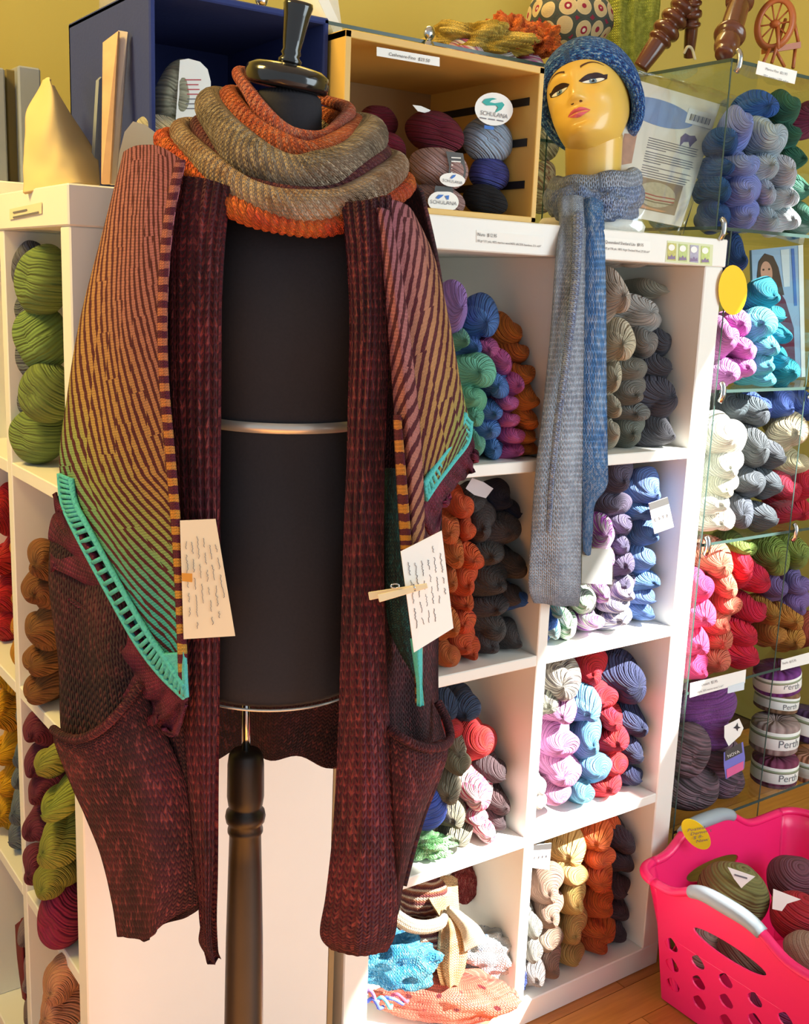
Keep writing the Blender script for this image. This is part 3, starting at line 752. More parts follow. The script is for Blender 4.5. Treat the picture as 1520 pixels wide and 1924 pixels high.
P3 = 'in third cubby of the left unit'
pile('steel blue', S(112, 122, 138), P3, [(58, 1344, 52, 62), (54, 1408, 46, 62), (52, 1458, 44, 60), (45, 1514, 48, 62), (42, 1572, 40, 60)], axis='X', X=XL + 0.02)
pile('wine red', S(122, 44, 70), P3, [(76, 1372, 46, 56), (78, 1438, 46, 62), (82, 1482, 48, 58), (78, 1551, 52, 68), (70, 1628, 46, 62)], axis='X', X=XL - 0.005)
pile('olive green', S(154, 156, 62), P3, [(94, 1420, 44, 56), (108, 1512, 54, 62), (104, 1588, 60, 70), (97, 1656, 60, 60)], axis='X', X=XL - 0.03)
P4 = 'in bottom cubby of the left unit'
pile('deep raspberry', S(134, 28, 66), P4, [(120, 1742, 62, 108)], axis='X', X=XL - 0.02, kind='ball')
pile('peach', S(206, 150, 116), P4, [(114, 1832, 60, 82), (106, 1896, 62, 74)], axis='X', X=XL - 0.02)
pile('mauve grey', S(150, 124, 130), P4, [(80, 1776, 46, 64), (73, 1838, 46, 64), (72, 1894, 46, 64)], axis='X', X=XL + 0.01)
P5 = 'in the far left cubbies'
pile('bright red', S(196, 34, 44), P5, [(9, 967, 34, 72), (8, 1050, 36, 72), (10, 1118, 36, 70), (12, 1187, 38, 66)], axis='X', X=XL + 0.03)
pile('sunny yellow', S(230, 170, 20), P5, [(14, 1262, 40, 62), (12, 1336, 40, 66), (13, 1410, 42, 62), (17, 1470, 42, 58), (19, 1518, 42, 52), (18, 1562, 40, 52)], axis='X', X=XL + 0.02)
# ---------------------------------------------------------------- black dress form
def dm(py): return 1.22 + (py - 200) * 0.0001176
def mp(px, py, o=0.0): return at(px, py, dm(py) + o)
def pxm(py): return dm(py) / FPX
form = thing('dress_form', (mp(455, 2300).x, mp(455, 2300).y, 0), 'black jersey dress form on a dark turned wooden post, wearing knitwear', 'mannequin')
TOR = [(165, 474, 604, .041), (205, 472, 606, .042), (250, 476, 602, .042), (300, 462, 620, .05), (345, 400, 690, .062), (380, 358, 745, .07), (430, 340, 760, .085), (520, 335, 752, .105), (620, 345, 730, .11), (700, 362, 700, .10), (785, 376, 682, .095), (870, 362, 694, .10), (980, 342, 706, .115), (1100, 332, 704, .12), (1200, 332, 694, .12), (1262, 338, 684, .118), (1268, 344, 678, .112)]
body = rings('torso', [(mp((a + b) / 2, y), (b - a) / 2 * pxm(y), t) for y, a, b, t in TOR], MT['black_cloth'], form, 56)
mod_sub(body)
hem = [(mp((338 + 684) / 2, 1266) + E_R * (math.sin(2 * PI * k / 60) * 174 * pxm(1266)) + E_F * (math.cos(2 * PI * k / 60) * .119)) for k in range(60)]
tube('hem_trim', hem, 0.0016, MT['silver_tape'], form, 6, closed=True)
def ring_band(name, y, a, b, t, half, mat):
    vs, c = [], mp((a + b) / 2, y)
    n = 72
    for k in range(n):
        an = 2 * PI * k / n
        p = c + E_R * (math.sin(an) * ((b - a) / 2 * pxm(y) + .003)) + E_F * (math.cos(an) * (t + .003))
        vs += [p + UP * half, p - UP * half]
    fs = [(2 * k, 2 * k + 1, (2 * k + 3) % (2 * n), (2 * k + 2) % (2 * n)) for k in range(n)]
    o = obj(name, mesh(name, vs, fs), mat, form); mod_solid(o, .0015, 0); return o
ring_band('waist_tape', 785, 376, 682, .095, .0058, MT['silver_tape'])
# neck cap and finial, leaning a little towards the camera
nax = (UP + E_R * 0.16 + E_F * 0.10).normalized()
nb = mp(538, 157)
k = pxm(150)
lathe('neck_cap', nb, nax, [(0, -.006), (.044, -.006), (.0468, -.003), (.0474, .006), (.0455, .013), (.037, .018), (.018, .0205), (0, .021)], MT['black_gloss'], form, 48)
lathe('finial', nb + nax * .0205, nax, [(0, 0), (.0125, 0), (.0135, .004), (.0095, .008), (.0115, .011), (.0098, .015), (.0115, .025), (.0145, .05), (.0165, .060), (.0155, .064), (0, .0645)], MT['black_gloss'], form, 32)
pz = mp(462, 1415)
pax = (mp(461, 1270) - mp(456, 1900)).normalized()
lathe('steel_pole', pz - pax * .05, pax, [(.0055, 0), (.0055, .20)], MT['chrome'], form, 16)
pb = pz + pax * -.002
r = 34 * pxm(1480)
post_prof = [(0, 0.008), (r * .75, .006), (r * .93, 0), (r * 1.0, -.012), (r * 1.02, -.055), (r * .95, -.066), (r * .86, -.07), (r * 1.06, -.074), (r * 1.12, -.081), (r * 1.06, -.088), (r * .9, -.092), (r * .98, -.098), (r * .98, -.102), (r * .88, -.106), (r * .92, -.14), (r * 1.04, -.25), (r * 1.10, -.36), (r * 1.16, -.55), (r * 1.22, -.60), (r * .8, -.66)]
lathe('wooden_post', pb, pax, post_prof[::-1], MT['black_wood'], form, 40)
fz = Vector((pb.x, pb.y, 0)) - Vector((pax.x, pax.y, 0)) * .7
for q in range(3):
    a = 2 * PI * q / 3 + 0.5
    e = fz + Vector((math.cos(a) * .16, math.sin(a) * .16, 0.012))
    e.y = min(e.y, -0.04)
    tube('foot', [pb - pax * .64, pb - pax * .70 + (e - pb) * .3, e + UP * .06, e], lambda t: .015 - .004 * t, MT['black_wood'], form, 10, n=16)
tube('wing_nut', [mp(476, 1288, -.01), mp(486, 1286, -.012), mp(496, 1290, -.012), mp(508, 1280, -.01)], lambda t: .003 + .003 * abs(t - .5), MT['chrome'], form, 8, n=10)

# ---------------------------------------------------------------- maroon cardigan
car = thing('knit_cardigan', mp(500, 1300), 'long maroon tweed-flecked knit cardigan with ribbed bands and pockets on the dress form', 'cardigan')
def MP(rows): return [[mp(*p) for p in r] for r in rows]
wob = lambda amp, f, ph=0: (lambda u, v: E_F * (amp * math.sin(u * f + ph + v * 1.5)))
# ribbed front bands
panel('front_band', MP([[(335, 330, -.10), (385, 335, -.118), (432, 350, -.115)], [(322, 430, -.105), (372, 432, -.125), (420, 435, -.122)], [(320, 560, -.115), (368, 560, -.133), (412, 560, -.13)], [(322, 720, -.11), (368, 720, -.128), (411, 720, -.125)], [(330, 900, -.11), (370, 900, -.13), (409, 900, -.127)], [(338, 1100, -.12), (374, 1100, -.14), (408, 1100, -.137)], [(344, 1300, -.12), (376, 1300, -.142), (408, 1300, -.138)], [(354, 1480, -.12), (380, 1480, -.138), (404, 1480, -.132)], [(368, 1640, -.12), (384, 1640, -.132), (401, 1640, -.126)], [(376, 1730, -.12), (386, 1735, -.128), (397, 1735, -.124)], [(374, 1772, -.12), (390, 1785, -.126), (402, 1800, -.122)], [(398, 1808, -.12), (402, 1811, -.122), (405, 1813, -.12)]]), MT['cardigan_rib'], car, 64, 110, .009, lambda u, v: E_F * (.0020 * math.sin(u * 2 * PI * 6) * min(1, 6 * u, 6 * (1 - u)) * (1 - v ** 3)))
panel('front_band', MP([[(640, 380, -.11), (690, 375, -.12), (735, 365, -.105)], [(652, 470, -.122), (694, 470, -.132), (732, 465, -.115)], [(660, 600, -.128), (696, 600, -.138), (730, 600, -.12)], [(656, 760, -.125), (690, 760, -.137), (724, 760, -.12)], [(648, 940, -.125), (685, 940, -.14), (722, 940, -.12)], [(642, 1120, -.13), (682, 1120, -.145), (722, 1120, -.125)], [(638, 1280, -.13), (684, 1280, -.15), (728, 1280, -.125)], [(633, 1420, -.13), (686, 1420, -.152), (736, 1420, -.125)], [(625, 1560, -.13), (686, 1560, -.155), (744, 1560, -.12)], [(612, 1680, -.13), (683, 1690, -.16), (748, 1680, -.12)], [(601, 1755, -.13), (677, 1770, -.162), (744, 1750, -.12)], [(622, 1785, -.13), (675, 1797, -.158), (728, 1788, -.12)]]), MT['cardigan_rib'], car, 72, 110, .010, lambda u, v: E_F * (.0020 * math.sin(u * 2 * PI * 7) * min(1, 6 * u, 6 * (1 - u)) * (1 - .7 * v ** 3)))
# side / body with deep pockets
panel('side_panel', MP([[(95, 1000, .02), (160, 1040, -.04), (250, 1130, -.09), (350, 1230, -.105)], [(92, 1100, .01), (150, 1150, -.05), (240, 1240, -.10), (348, 1320, -.11)], [(110, 1240, .0), (165, 1290, -.05), (250, 1330, -.10), (352, 1400, -.11)], [(118, 1390, -.04), (180, 1410, -.08), (260, 1430, -.10), (358, 1470, -.11)], [(150, 1500, -.05), (215, 1520, -.09), (280, 1530, -.10), (364, 1560, -.11)], [(190, 1600, -.05), (240, 1610, -.09), (300, 1620, -.10), (370, 1640, -.11)], [(212, 1690, -.05), (255, 1700, -.08), (312, 1690, -.09), (375, 1690, -.105)], [(222, 1755, -.05), (265, 1768, -.08), (300, 1745, -.09), (376, 1706, -.105)]]), MT['cardigan_shade'], car, 36, 90, .007, wob(.006, 14))
pk = panel('pocket', MP([[(100, 1372, -.06), (150, 1388, -.11), (200, 1362, -.13), (240, 1318, -.125), (262, 1290, -.12)], [(104, 1400, -.065), (155, 1412, -.115), (208, 1400, -.135), (258, 1380, -.13), (300, 1360, -.122)], [(136, 1478, -.065), (185, 1485, -.115), (232, 1485, -.13), (285, 1480, -.13), (350, 1480, -.12)], [(180, 1575, -.06), (220, 1580, -.105), (262, 1585, -.125), (310, 1590, -.125), (362, 1590, -.12)], [(206, 1665, -.06), (240, 1672, -.10), (275, 1672, -.115), (318, 1672, -.118), (370, 1660, -.118)], [(222, 1752, -.06), (245, 1766, -.09), (275, 1765, -.10), (308, 1735, -.11), (374, 1702, -.116)]]), MT['cardigan'], car, 30, 80, .009, wob(.004, 10))
tube('pocket_lip', [mp(100, 1370, -.06), mp(128, 1387, -.098), mp(160, 1386, -.118), mp(200, 1362, -.134), mp(240, 1318, -.13), mp(265, 1285, -.12)], .0055, MT['cardigan_rib'], pk, 10, n=40)
panel('side_panel', MP([[(725, 880, -.09), (770, 890, -.03), (830, 905, .03)], [(722, 1060, -.10), (775, 1060, -.05), (830, 1050, .02)], [(724, 1220, -.10), (780, 1220, -.06), (824, 1220, .01)], [(730, 1340, -.10), (785, 1350, -.06), (826, 1340, .0)], [(735, 1420, -.10), (790, 1430, -.06), (838, 1420, -.01)], [(740, 1540, -.10), (770, 1545, -.06), (790, 1540, -.03)], [(744, 1660, -.10), (750, 1662, -.07), (756, 1660, -.05)]]), MT['cardigan_shade'], car, 24, 70, .006, wob(.006, 12))
pk = panel('pocket', MP([[(732, 1372, -.125), (765, 1392, -.135), (800, 1404, -.12), (843, 1392, -.07)], [(734, 1420, -.13), (768, 1432, -.138), (800, 1440, -.12), (838, 1432, -.07)], [(738, 1500, -.13), (765, 1506, -.135), (788, 1508, -.115), (808, 1500, -.075)], [(742, 1580, -.125), (758, 1583, -.13), (772, 1584, -.11), (780, 1578, -.085)], [(745, 1660, -.12), (750, 1664, -.12), (756, 1664, -.11), (760, 1655, -.10)], [(744, 1712, -.115), (746, 1716, -.115), (748, 1718, -.112), (750, 1712, -.11)]]), MT['cardigan'], car, 24, 60, .009)
tube('pocket_lip', [mp(732, 1370, -.127), mp(765, 1392, -.139), mp(800, 1405, -.124), mp(832, 1402, -.09), mp(846, 1385, -.05), mp(838, 1350, -.03), mp(822, 1318, -.02)], .0055, MT['cardigan_rib'], pk, 10, n=50)
panel('back_panel', MP([[(150, 1100, .10), (300, 1110, .15), (500, 1120, .155), (680, 1110, .14), (810, 1100, .09)], [(180, 1290, .09), (310, 1290, .15), (500, 1290, .155), (680, 1290, .14), (800, 1290, .08)], [(220, 1360, .08), (330, 1365, .14), (500, 1365, .15), (670, 1365, .13), (790, 1360, .08)], [(230, 1400, .07), (350, 1425, .13), (500, 1418, .145), (640, 1440, .12), (780, 1400, .07)]]), MT['cardigan_shade'], car, 60, 40, .006, lambda u, v: E_F * (.008 * math.sin(u * 26)) + UP * (.006 * math.sin(u * 34) * v * v))
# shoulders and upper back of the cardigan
panel('upper_back', MP([[(250, 330, .06), (380, 250, .09), (540, 235, .10), (680, 255, .09), (790, 360, .06)], [(190, 560, .08), (350, 540, .135), (540, 530, .15), (720, 540, .135), (830, 570, .08)], [(160, 850, .09), (330, 850, .14), (520, 850, .155), (690, 850, .14), (830, 850, .09)], [(150, 1110, .10), (300, 1120, .15), (500, 1130, .155), (680, 1120, .14), (812, 1110, .09)]]), MT['cardigan_shade'], car, 40, 50, .006)

# ---------------------------------------------------------------- striped shawl
sh = thing('striped_shawl', mp(300, 700), 'multicoloured diagonal striped knit shawl with turquoise eyelet border draped over the dress form', 'shawl')
MT['shawl_a'] = knit('shawl_stripe_left', shawl_col(-1.6, 1.78, 0.18, 0.875, -0.485, 72), 330, 330, 0.8, .0022)
MT['shawl_b'] = knit('shawl_stripe_right', shawl_col(2.4, 2.5, -0.16, 0.70, 0.70, 74), 330, 330, 0.8, .0022)
MT['shawl_c'] = knit('shawl_stripe_inner', shawl_col(0.2, 1.05, 0.0, 0.72, 0.69, 74), 330, 330, 0.8, .0022)
CH = [(0, S(164, 92, 92)), (.3, S(190, 112, 76)), (.55, S(208, 142, 50)), (.72, S(200, 150, 60)), (.85, S(120, 150, 80)), (1, S(74, 172, 160))]
MT['check_a'] = knit('shawl_check_edge', check_col(.0165, CH, 1.42, 0.0), 330, 330, 0.8, .0022)
MT['check_b'] = knit('shawl_check_edge_right', check_col(.0165, CH, 1.2, 0.42), 330, 330, 0.8, .0022)
LA = [[(232, 285, .03), (262, 272, -.03), (300, 275, -.075), (342, 300, -.11)], [(194, 430, .03), (232, 425, -.05), (275, 425, -.10), (318, 420, -.135)], [(150, 600, .03), (200, 590, -.06), (255, 580, -.12), (308, 565, -.15)], [(125, 750, .03), (185, 740, -.06), (250, 725, -.125), (310, 705, -.155)], [(112, 885, .025), (180, 880, -.07), (252, 870, -.13), (322, 850, -.16)], [(150, 1020, -.02), (212, 1022, -.09), (273, 1015, -.135), (334, 1000, -.16)], [(238, 1180, -.08), (275, 1177, -.115), (310, 1167, -.14), (342, 1150, -.16)], [(318, 1282, -.13), (328, 1288, -.14), (338, 1295, -.15), (348, 1308, -.158)]]
panel('left_drape', MP(LA), MT['shawl_a'], sh, 40, 120, .005, lambda u, v: E_F * (.0035 * math.sin(u * 11 + v * 4) * math.sin(PI * u)), lambda u, v, w, l: (u * w * (1.0 if v < .6 else max(.15, 1 - (v - .6) * 2)), v * l))
EDG = [(342, 300), (318, 420), (308, 565), (310, 705), (322, 850), (334, 1000), (342, 1150), (348, 1308)]
panel('checked_edge', [[mp(x - 12, y, -.162 + (.05 if y < 350 else .022 if y < 450 else .006 if y < 600 else 0)), mp(x - 2, y, -.166 + (.05 if y < 350 else .022 if y < 450 else .006 if y < 600 else 0)), mp(x + 7, y, -.162 + (.05 if y < 350 else .022 if y < 450 else .006 if y < 600 else 0))] for x, y in EDG], MT['check_a'], sh, 6, 120, .005)
def eyelet(path, wpx, name, parent, n=30):
    """ladder edging: two knitted rails and the rungs between the holes"""
    e = thing(name, path[0]); adopt(e, parent)
    return e
def ladder(pa, pb_, nr, parent, r=.0036):
    A_ = [mp(*p) for p in pa]; B_ = [mp(*p) for p in pb_]
    o = tube('eyelet_border', A_, r, MT['turq'], parent, 8, n=60)
    tube('border_rail', B_, r, MT['turq'], o, 8, n=60)
    for i in range(nr):
        t = (i + .5) / nr
        a, b = crom(A_, t), crom(B_, t)
        tube('border_rung', [a, (a + b) / 2 - CF * .001, b], r * .8, MT['turq'], o, 6)
    return o
ladder([(112, 890, .012), (118, 945, 0), (142, 1000, -.032), (200, 1108, -.075), (255, 1205, -.11), (300, 1265, -.135), (346, 1310, -.163)], [(134, 900, -.015), (142, 945, -.03), (166, 992, -.055), (222, 1095, -.095), (276, 1188, -.128), (312, 1240, -.148), (346, 1290, -.166)], 34, sh)
poly = panel('border_tip', MP([[(300, 1230, -.146), (322, 1228, -.155), (344, 1225, -.166)], [(310, 1265, -.146), (328, 1265, -.157), (346, 1265, -.168)], [(338, 1302, -.16), (343, 1306, -.164), (348, 1312, -.168)]]), MT['turq'], sh, 8, 16, .005)
panel('ruffled_edge', MP([[(108, 925, .02), (122, 960, .0), (140, 985, -.03)], [(96, 985, .02), (130, 1020, -.02), (165, 1030, -.055)], [(96, 1050, .0), (150, 1080, -.04), (205, 1100, -.078)], [(135, 1120, -.02), (195, 1165, -.07), (250, 1185, -.105)], [(195, 1210, -.06), (240, 1240, -.10), (288, 1240, -.128)], [(235, 1300, -.09), (280, 1310, -.12), (325, 1290, -.148)], [(288, 1355, -.12), (315, 1350, -.14), (345, 1315, -.158)], [(320, 1375, -.13), (335, 1380, -.145), (346, 1330, -.155)]]), MT['ruffle'], sh, 26, 90, .006, lambda u, v: E_F * (.009 * math.sin(v * 46 + u * 3) * (1 - u)) + UP * (.005 * math.sin(v * 60) * (1 - u)))
# right side of the shawl: a folded inner strip and the outer drape
panel('right_drape', MP([[(705, 385, -.10), (735, 375, -.075), (765, 385, -.03), (778, 400, .0)], [(722, 500, -.12), (756, 490, -.10), (795, 475, -.045), (815, 480, .0)], [(735, 640, -.125), (775, 625, -.10), (822, 600, -.045), (845, 605, .0)], [(760, 780, -.12), (800, 750, -.10), (842, 725, -.045), (868, 730, .0)], [(788, 880, -.11), (820, 845, -.09), (860, 805, -.045), (884, 795, .0)], [(800, 930, -.10), (828, 895, -.08), (862, 850, -.045), (886, 822, .0)]]), MT['shawl_b'], sh, 36, 80, .005, lambda u, v: E_F * (.006 * math.sin(u * 15 + 2 * v) * math.sin(PI * min(1, v * 1.5))))
panel('inner_fold', MP([[(700, 392, -.11), (716, 390, -.125), (732, 395, -.115)], [(720, 520, -.125), (738, 520, -.142), (756, 520, -.125)], [(733, 680, -.125), (756, 680, -.145), (778, 690, -.125)], [(742, 800, -.125), (766, 800, -.148), (790, 810, -.125)], [(750, 930, -.125), (774, 930, -.15), (797, 930, -.125)], [(754, 1040, -.125), (776, 1045, -.15), (798, 1035, -.125)], [(768, 1160, -.125), (782, 1160, -.145), (796, 1160, -.125)], [(780, 1260, -.125), (786, 1260, -.14), (794, 1260, -.125)], [(786, 1325, -.125), (789, 1328, -.135), (793, 1325, -.125)]]), MT['shawl_c'], sh, 20, 110, .006)
panel('checked_edge', MP([[(738, 780, -.132), (746, 780, -.15), (754, 780, -.152)], [(744, 900, -.132), (753, 900, -.152), (763, 900, -.155)], [(750, 1000, -.132), (760, 1000, -.152), (771, 1000, -.155)], [(753, 1045, -.132), (764, 1045, -.152), (775, 1045, -.155)]]), MT['check_b'], sh, 6, 60, .005)
panel('lower_tip', MP([[(770, 1200, -.14), (782, 1200, -.155), (794, 1200, -.14)], [(780, 1270, -.14), (787, 1270, -.152), (794, 1270, -.14)], [(787, 1325, -.14), (790, 1328, -.148), (793, 1325, -.14)]]), MT['turq'], sh, 6, 20, .005)
ladder([(884, 792, .0), (878, 830, -.012), (850, 868, -.045), (822, 905, -.08), (800, 938, -.105)], [(874, 778, -.012), (860, 815, -.035), (836, 850, -.07), (812, 885, -.095), (796, 912, -.118)], 15, sh)
panel('ruffled_edge', MP([[(886, 815, .01), (892, 835, .01), (890, 858, .01)], [(866, 850, -.02), (884, 872, -.005), (888, 885, .0)], [(846, 872, -.045), (866, 895, -.02), (872, 900, -.01)], [(824, 902, -.08), (842, 925, -.05), (850, 920, -.03)], [(802, 938, -.10), (820, 970, -.07), (832, 950, -.05)], [(796, 970, -.105), (812, 1010, -.08), (826, 1000, -.06)]]), MT['ruffle'], sh, 16, 60, .006, lambda u, v: E_F * (.008 * math.sin(v * 36) * u))
panel('under_layer', MP([[(722, 880, -.10), (738, 880, -.11), (752, 880, -.105)], [(722, 1000, -.105), (742, 1000, -.118), (760, 1000, -.11)], [(724, 1120, -.105), (748, 1120, -.12), (775, 1120, -.11)], [(730, 1180, -.10), (756, 1200, -.118), (784, 1200, -.11)], [(758, 1240, -.10), (772, 1260, -.115), (788, 1280, -.11)]]), MT['dark_green'], sh, 14, 60, .005)

# ---------------------------------------------------------------- rolled cowl around the neck
cowl = thing('knit_cowl', mp(535, 320), 'rolled knit cowl in orange, taupe and plum around the neck of the dress form', 'cowl')
def kc(name, c1, c2, fl=None, ns=240, mr=240, st=1.0, sc_=25):
    MT[name] = knit(name, two(S(*c1), S(*c2), sc_), ns, mr, st, .004, rib=118, lo=.5, hi=.6, fleck=None if fl is None else S(*fl))
kc('cowl_rust', (176, 70, 34), (206, 98, 44), (226, 150, 110)); kc('cowl_salmon', (196, 84, 48), (206, 110, 90), (222, 160, 136))
kc('cowl_taupe', (112, 92, 72), (156, 132, 108), (214, 194, 166)); kc('cowl_plum', (84, 30, 40), (116, 46, 58), (150, 84, 60))
kc('cowl_tan', (150, 108, 76), (182, 152, 122), (226, 200, 176)); kc('cowl_orange', (206, 74, 28), (226, 112, 36), (232, 92, 60))
def roll(name, front, rpx, mat, of, back_up=14, flat=1.0, bump=None):
    """closed roll: front polyline in pixels, hanging in front of the neck, then round the back"""
    n = len(front)
    P = []
    for i, (x, y) in enumerate(front):
        t = i / (n - 1)
        P.append(mp(x, y, .02 - (of + .02) * math.sin(PI * t) ** .7))
    x0, y0 = front[0]; x1, y1 = front[-1]
    for t in (.25, .5, .75):
        P.append(mp(x1 + (x0 - x1) * t, y1 + (y0 - y1) * t - back_up * math.sin(PI * t), .02 + .075 * math.sin(PI * t)))
    rad = lambda t: rpx * pxm(300) * (1 + .07 * math.sin(t * 31 + rpx)) * (0.72 + .28 * math.sin(PI * min(1, t * 1.5))) * (1 + (bump(t) if bump else 0))
    return tube(name, P, rad, MT[mat], cowl, 18, closed=True, uvk=.55, n=190, flat=flat, flatdir=UP)
roll('top_edge', [(448, 136), (466, 170), (500, 216), (546, 252), (598, 262), (632, 240), (655, 206)], 15, 'cowl_salmon', .052, 4)
roll('rust_roll', [(432, 180), (458, 222), (506, 266), (566, 290), (618, 284), (650, 262), (668, 236)], 26, 'cowl_rust', .070, 6)
roll('taupe_roll', [(398, 196), (424, 248), (476, 302), (550, 332), (612, 326), (664, 292), (694, 250)], 40, 'cowl_taupe', .090, 8)
roll('plum_roll', [(374, 232), (414, 290), (474, 340), (552, 369), (624, 358), (682, 320), (716, 284)], 23, 'cowl_plum', .100, 8)
roll('tan_roll', [(340, 244), (386, 306), (450, 356), (538, 388), (624, 384), (700, 350), (744, 306)], 29, 'cowl_tan', .115, 8)
roll('picot_edge', [(308, 258), (356, 322), (430, 382), (520, 416), (612, 420), (704, 388), (762, 342)], 20, 'cowl_orange', .118, 10, 1.0, bump=lambda t: .22 * (abs(math.sin(t * PI * 62))) - .05)

# ---------------------------------------------------------------- note cards, clothespin
def hand_lines(c, parent, rows, rnd, vertical=True, s0=.1, s1=.92, amp=.012):
    for k in range(rows):
        a = .14 + .76 * k / (rows - 1)
        st = rnd.uniform(s0, s0 + .12); en = rnd.uniform(s1 - .25, s1)
        pts = []
        t = st
        while t < en:
            if rnd.random() < .14 and len(pts) > 6:
                tube('handwriting', pts, .00032, MT['pencil'], parent, 4); pts = []; t += .035
            pts.append(bil(c, a + rnd.uniform(-amp, amp) * 1.6, t, .0007) if vertical else bil(c, t, a + rnd.uniform(-amp, amp) * 1.6, .0007))
            t += .011
        if len(pts) > 3: tube('handwriting', pts, .00032, MT['pencil'], parent, 4)
rn = random.Random(5)
cA = [mp(338, 978, -.165), mp(405, 975, -.16), mp(442, 1195, -.165), mp(345, 1201, -.172)]
ca = slab('note_card', cA, .0008, MT['cream_paper']); tag(ca, 'cream note card with sideways handwriting pinned to the left front of the cardigan', 'card')
hand_lines(cA, ca, 6, rn)
oc = slab('orange_tag', [mp(341, 1077, -.176), mp(361, 1078, -.176), mp(361, 1094, -.177), mp(342, 1092, -.177)], .0015, plain('orange_knit_tab', S(206, 140, 50), .8)); adopt(oc, ca)
cB = [mp(753, 1036, -.175), mp(830, 997, -.155), mp(852, 1180, -.155), mp(778, 1226, -.178)]
cb = slab('note_card', cB, .0008, MT['paper']); tag(cb, 'white handwritten note card held by the clothespin on the right of the cardigan', 'card')
hand_lines(cB, cb, 6, rn)
cp = thing('clothespin', mp(750, 1112, -.19), 'pale wooden clothespin clipping the white note card', 'clothespin')
def bar(name, a, b, w, t, mat, parent):
    a, b = Vector(a), Vector(b); d = (b - a).normalized(); n = -CF; s = d.cross(n).normalized()
    vs = []
    for p, k in ((a, 1), (b, .62)):
        for su in (-1, 1):
            for sv in (-1, 1): vs.append(p + s * (su * w * k) + n * (sv * t * k))
    return mod_bevel(obj(name, mesh(name, vs, BOXF), mat, parent, False), .0006, 1)
bar('jaw', mp(711, 1124, -.195), mp(803, 1100, -.186), .0042, .0035, MT['peg'], cp)
bar('jaw', mp(693, 1120, -.182), mp(800, 1101, -.176), .0042, .0035, MT['peg'], cp)
tube('spring', [mp(742 + 8 * math.cos(a), 1101 + 4 * math.sin(a), -.193 + .0006 * a) for a in [i * .5 for i in range(30)]], .0009, MT['chrome'], cp, 6)
tube('spring_arm', [mp(777, 1098, -.196), mp(779, 1104, -.199), mp(780, 1110, -.197)], .0009, MT['chrome'], cp, 6)
# ---------------------------------------------------------------- on top of the left unit
Z1 = 1.49
bn = thing('storage_bin', (-.165, .19, Z1), 'navy blue open-fronted fabric storage bin behind the dress form', 'bin')
bx0, bx1, by0, by1, bz1 = -.305, -.04, .05, .36, 1.745
box('bin_side', (bx0, by0, Z1 + .001), (bx0 + .008, by1, bz1), MT['navy_bin'], bn, .002)
box('bin_side', (bx1 - .008, by0, Z1 + .001), (bx1, by1, bz1), MT['navy_bin'], bn, .002)
box('bin_top', (bx0, by0, bz1 - .008), (bx1, by1, bz1 + .001), MT['navy_bin'], bn, .002)
box('bin_bottom', (bx0, by0, Z1), (bx1, by1, Z1 + .008), MT['navy_bin'], bn, .002)
box('bin_back', (bx0, by1 - .008, Z1), (bx1, by1, bz1), MT['navy_bin'], bn, .002)
def yball(name, px, py, w, h, Y, col, label, mat='yarn', v=1, tilt=0.2, yaw=-27, deep=1.0):
    p = onY(px, py, Y); d = depth(p); rx = w * d / FPX / 2; rz = h * d / FPX / 2; ry = (rx + rz) / 2 * deep
    o = bpy.data.objects.new(name, sk_mesh('ball', v, mat)); COL.objects.link(o)
    o.location = p + Vector((.4 * ry, .6 * ry, 0)); o.scale = (rx, ry, rz); o.rotation_euler = (0, tilt, math.radians(yaw)); o.color = S(*col)
    tag(o, label, 'yarn'); return o
def front_plate(px, py, Y, pts, mat, name, parent, th=.0008):
    """thin paper shape facing the camera side, outline in pixels round (px,py)"""
    P = [onY(px + a, py + b, Y) for a, b in pts]
    n = len(P); f = Vector((-.5, -.86, 0)) * th
    vs = P + [p - f for p in P]
    fs = [tuple(range(n)), tuple(range(n, 2 * n))[::-1]] + [(i, n + i, n + (i + 1) % n, (i + 1) % n) for i in range(n)]
    return obj(name, mesh(name, vs, fs), mat, parent, False)
def eo(rx, ry, rot=0, n=28): return ell(0, 0, rx, ry, n, rot)
def ptext(name, txt, px, py, dx, dy, size_px, Y, mat, parent, wpx=None, shear=0.0):
    """text on plane Y starting at pixel, running along pixel direction (dx,dy)"""
    a = onY(px, py, Y); b = onY(px + dx, py + dy, Y); u = onY(px + dy, py - dx, Y)
    sz = (onY(px, py - size_px, Y) - a).length
    fit = None if wpx is None else (b - a).normalized().length * (onY(px + dx * wpx / math.hypot(dx, dy), py + dy * wpx / math.hypot(dx, dy), Y) - a).length
    return text_on(name, txt, a, b - a, u - a, sz, mat, parent, shear, 'LEFT', fit)
y1 = yball('yarn_ball', 322, 182, 80, 150, .085, (178, 176, 150), 'pale sage yarn ball with white paper label inside the navy bin', v=2)
lb = front_plate(362, 168, .075, [(-24, -55), (-8, -58), (14, -52), (28, -38), (34, -15), (34, 22), (30, 60), (-32, 60), (-28, 0)], MT['paper'], 'paper_label', y1)
for k in range(7): front_plate(364, 150 + k * 9, .0735, [(-16 + (k * 7 % 5), -1), (14 - (k * 5 % 7), -1), (14 - (k * 5 % 7), 1), (-16 + (k * 7 % 5), 1)], MT['red_ink'] if k < 4 else MT['grey_ink'], 'label_print', lb, .0003)
y2 = yball('yarn_ball', 296, 245, 92, 64, .055, (208, 198, 168), 'cream yarn ball with a tan wrapper resting in front of the navy bin', v=4)
front_plate(262, 268, .02, [(-42, 60), (-38, 20), (-28, -20), (-12, -40), (10, -34), (40, -12), (30, 20), (-4, 40), (-20, 70)], MT['cream_paper'], 'paper_wrapper', y2)
front_plate(440, 175, .08, [(-20, -10), (8, -16), (8, 30), (-20, 30)], MT['paper'], 'paper_label', y1)
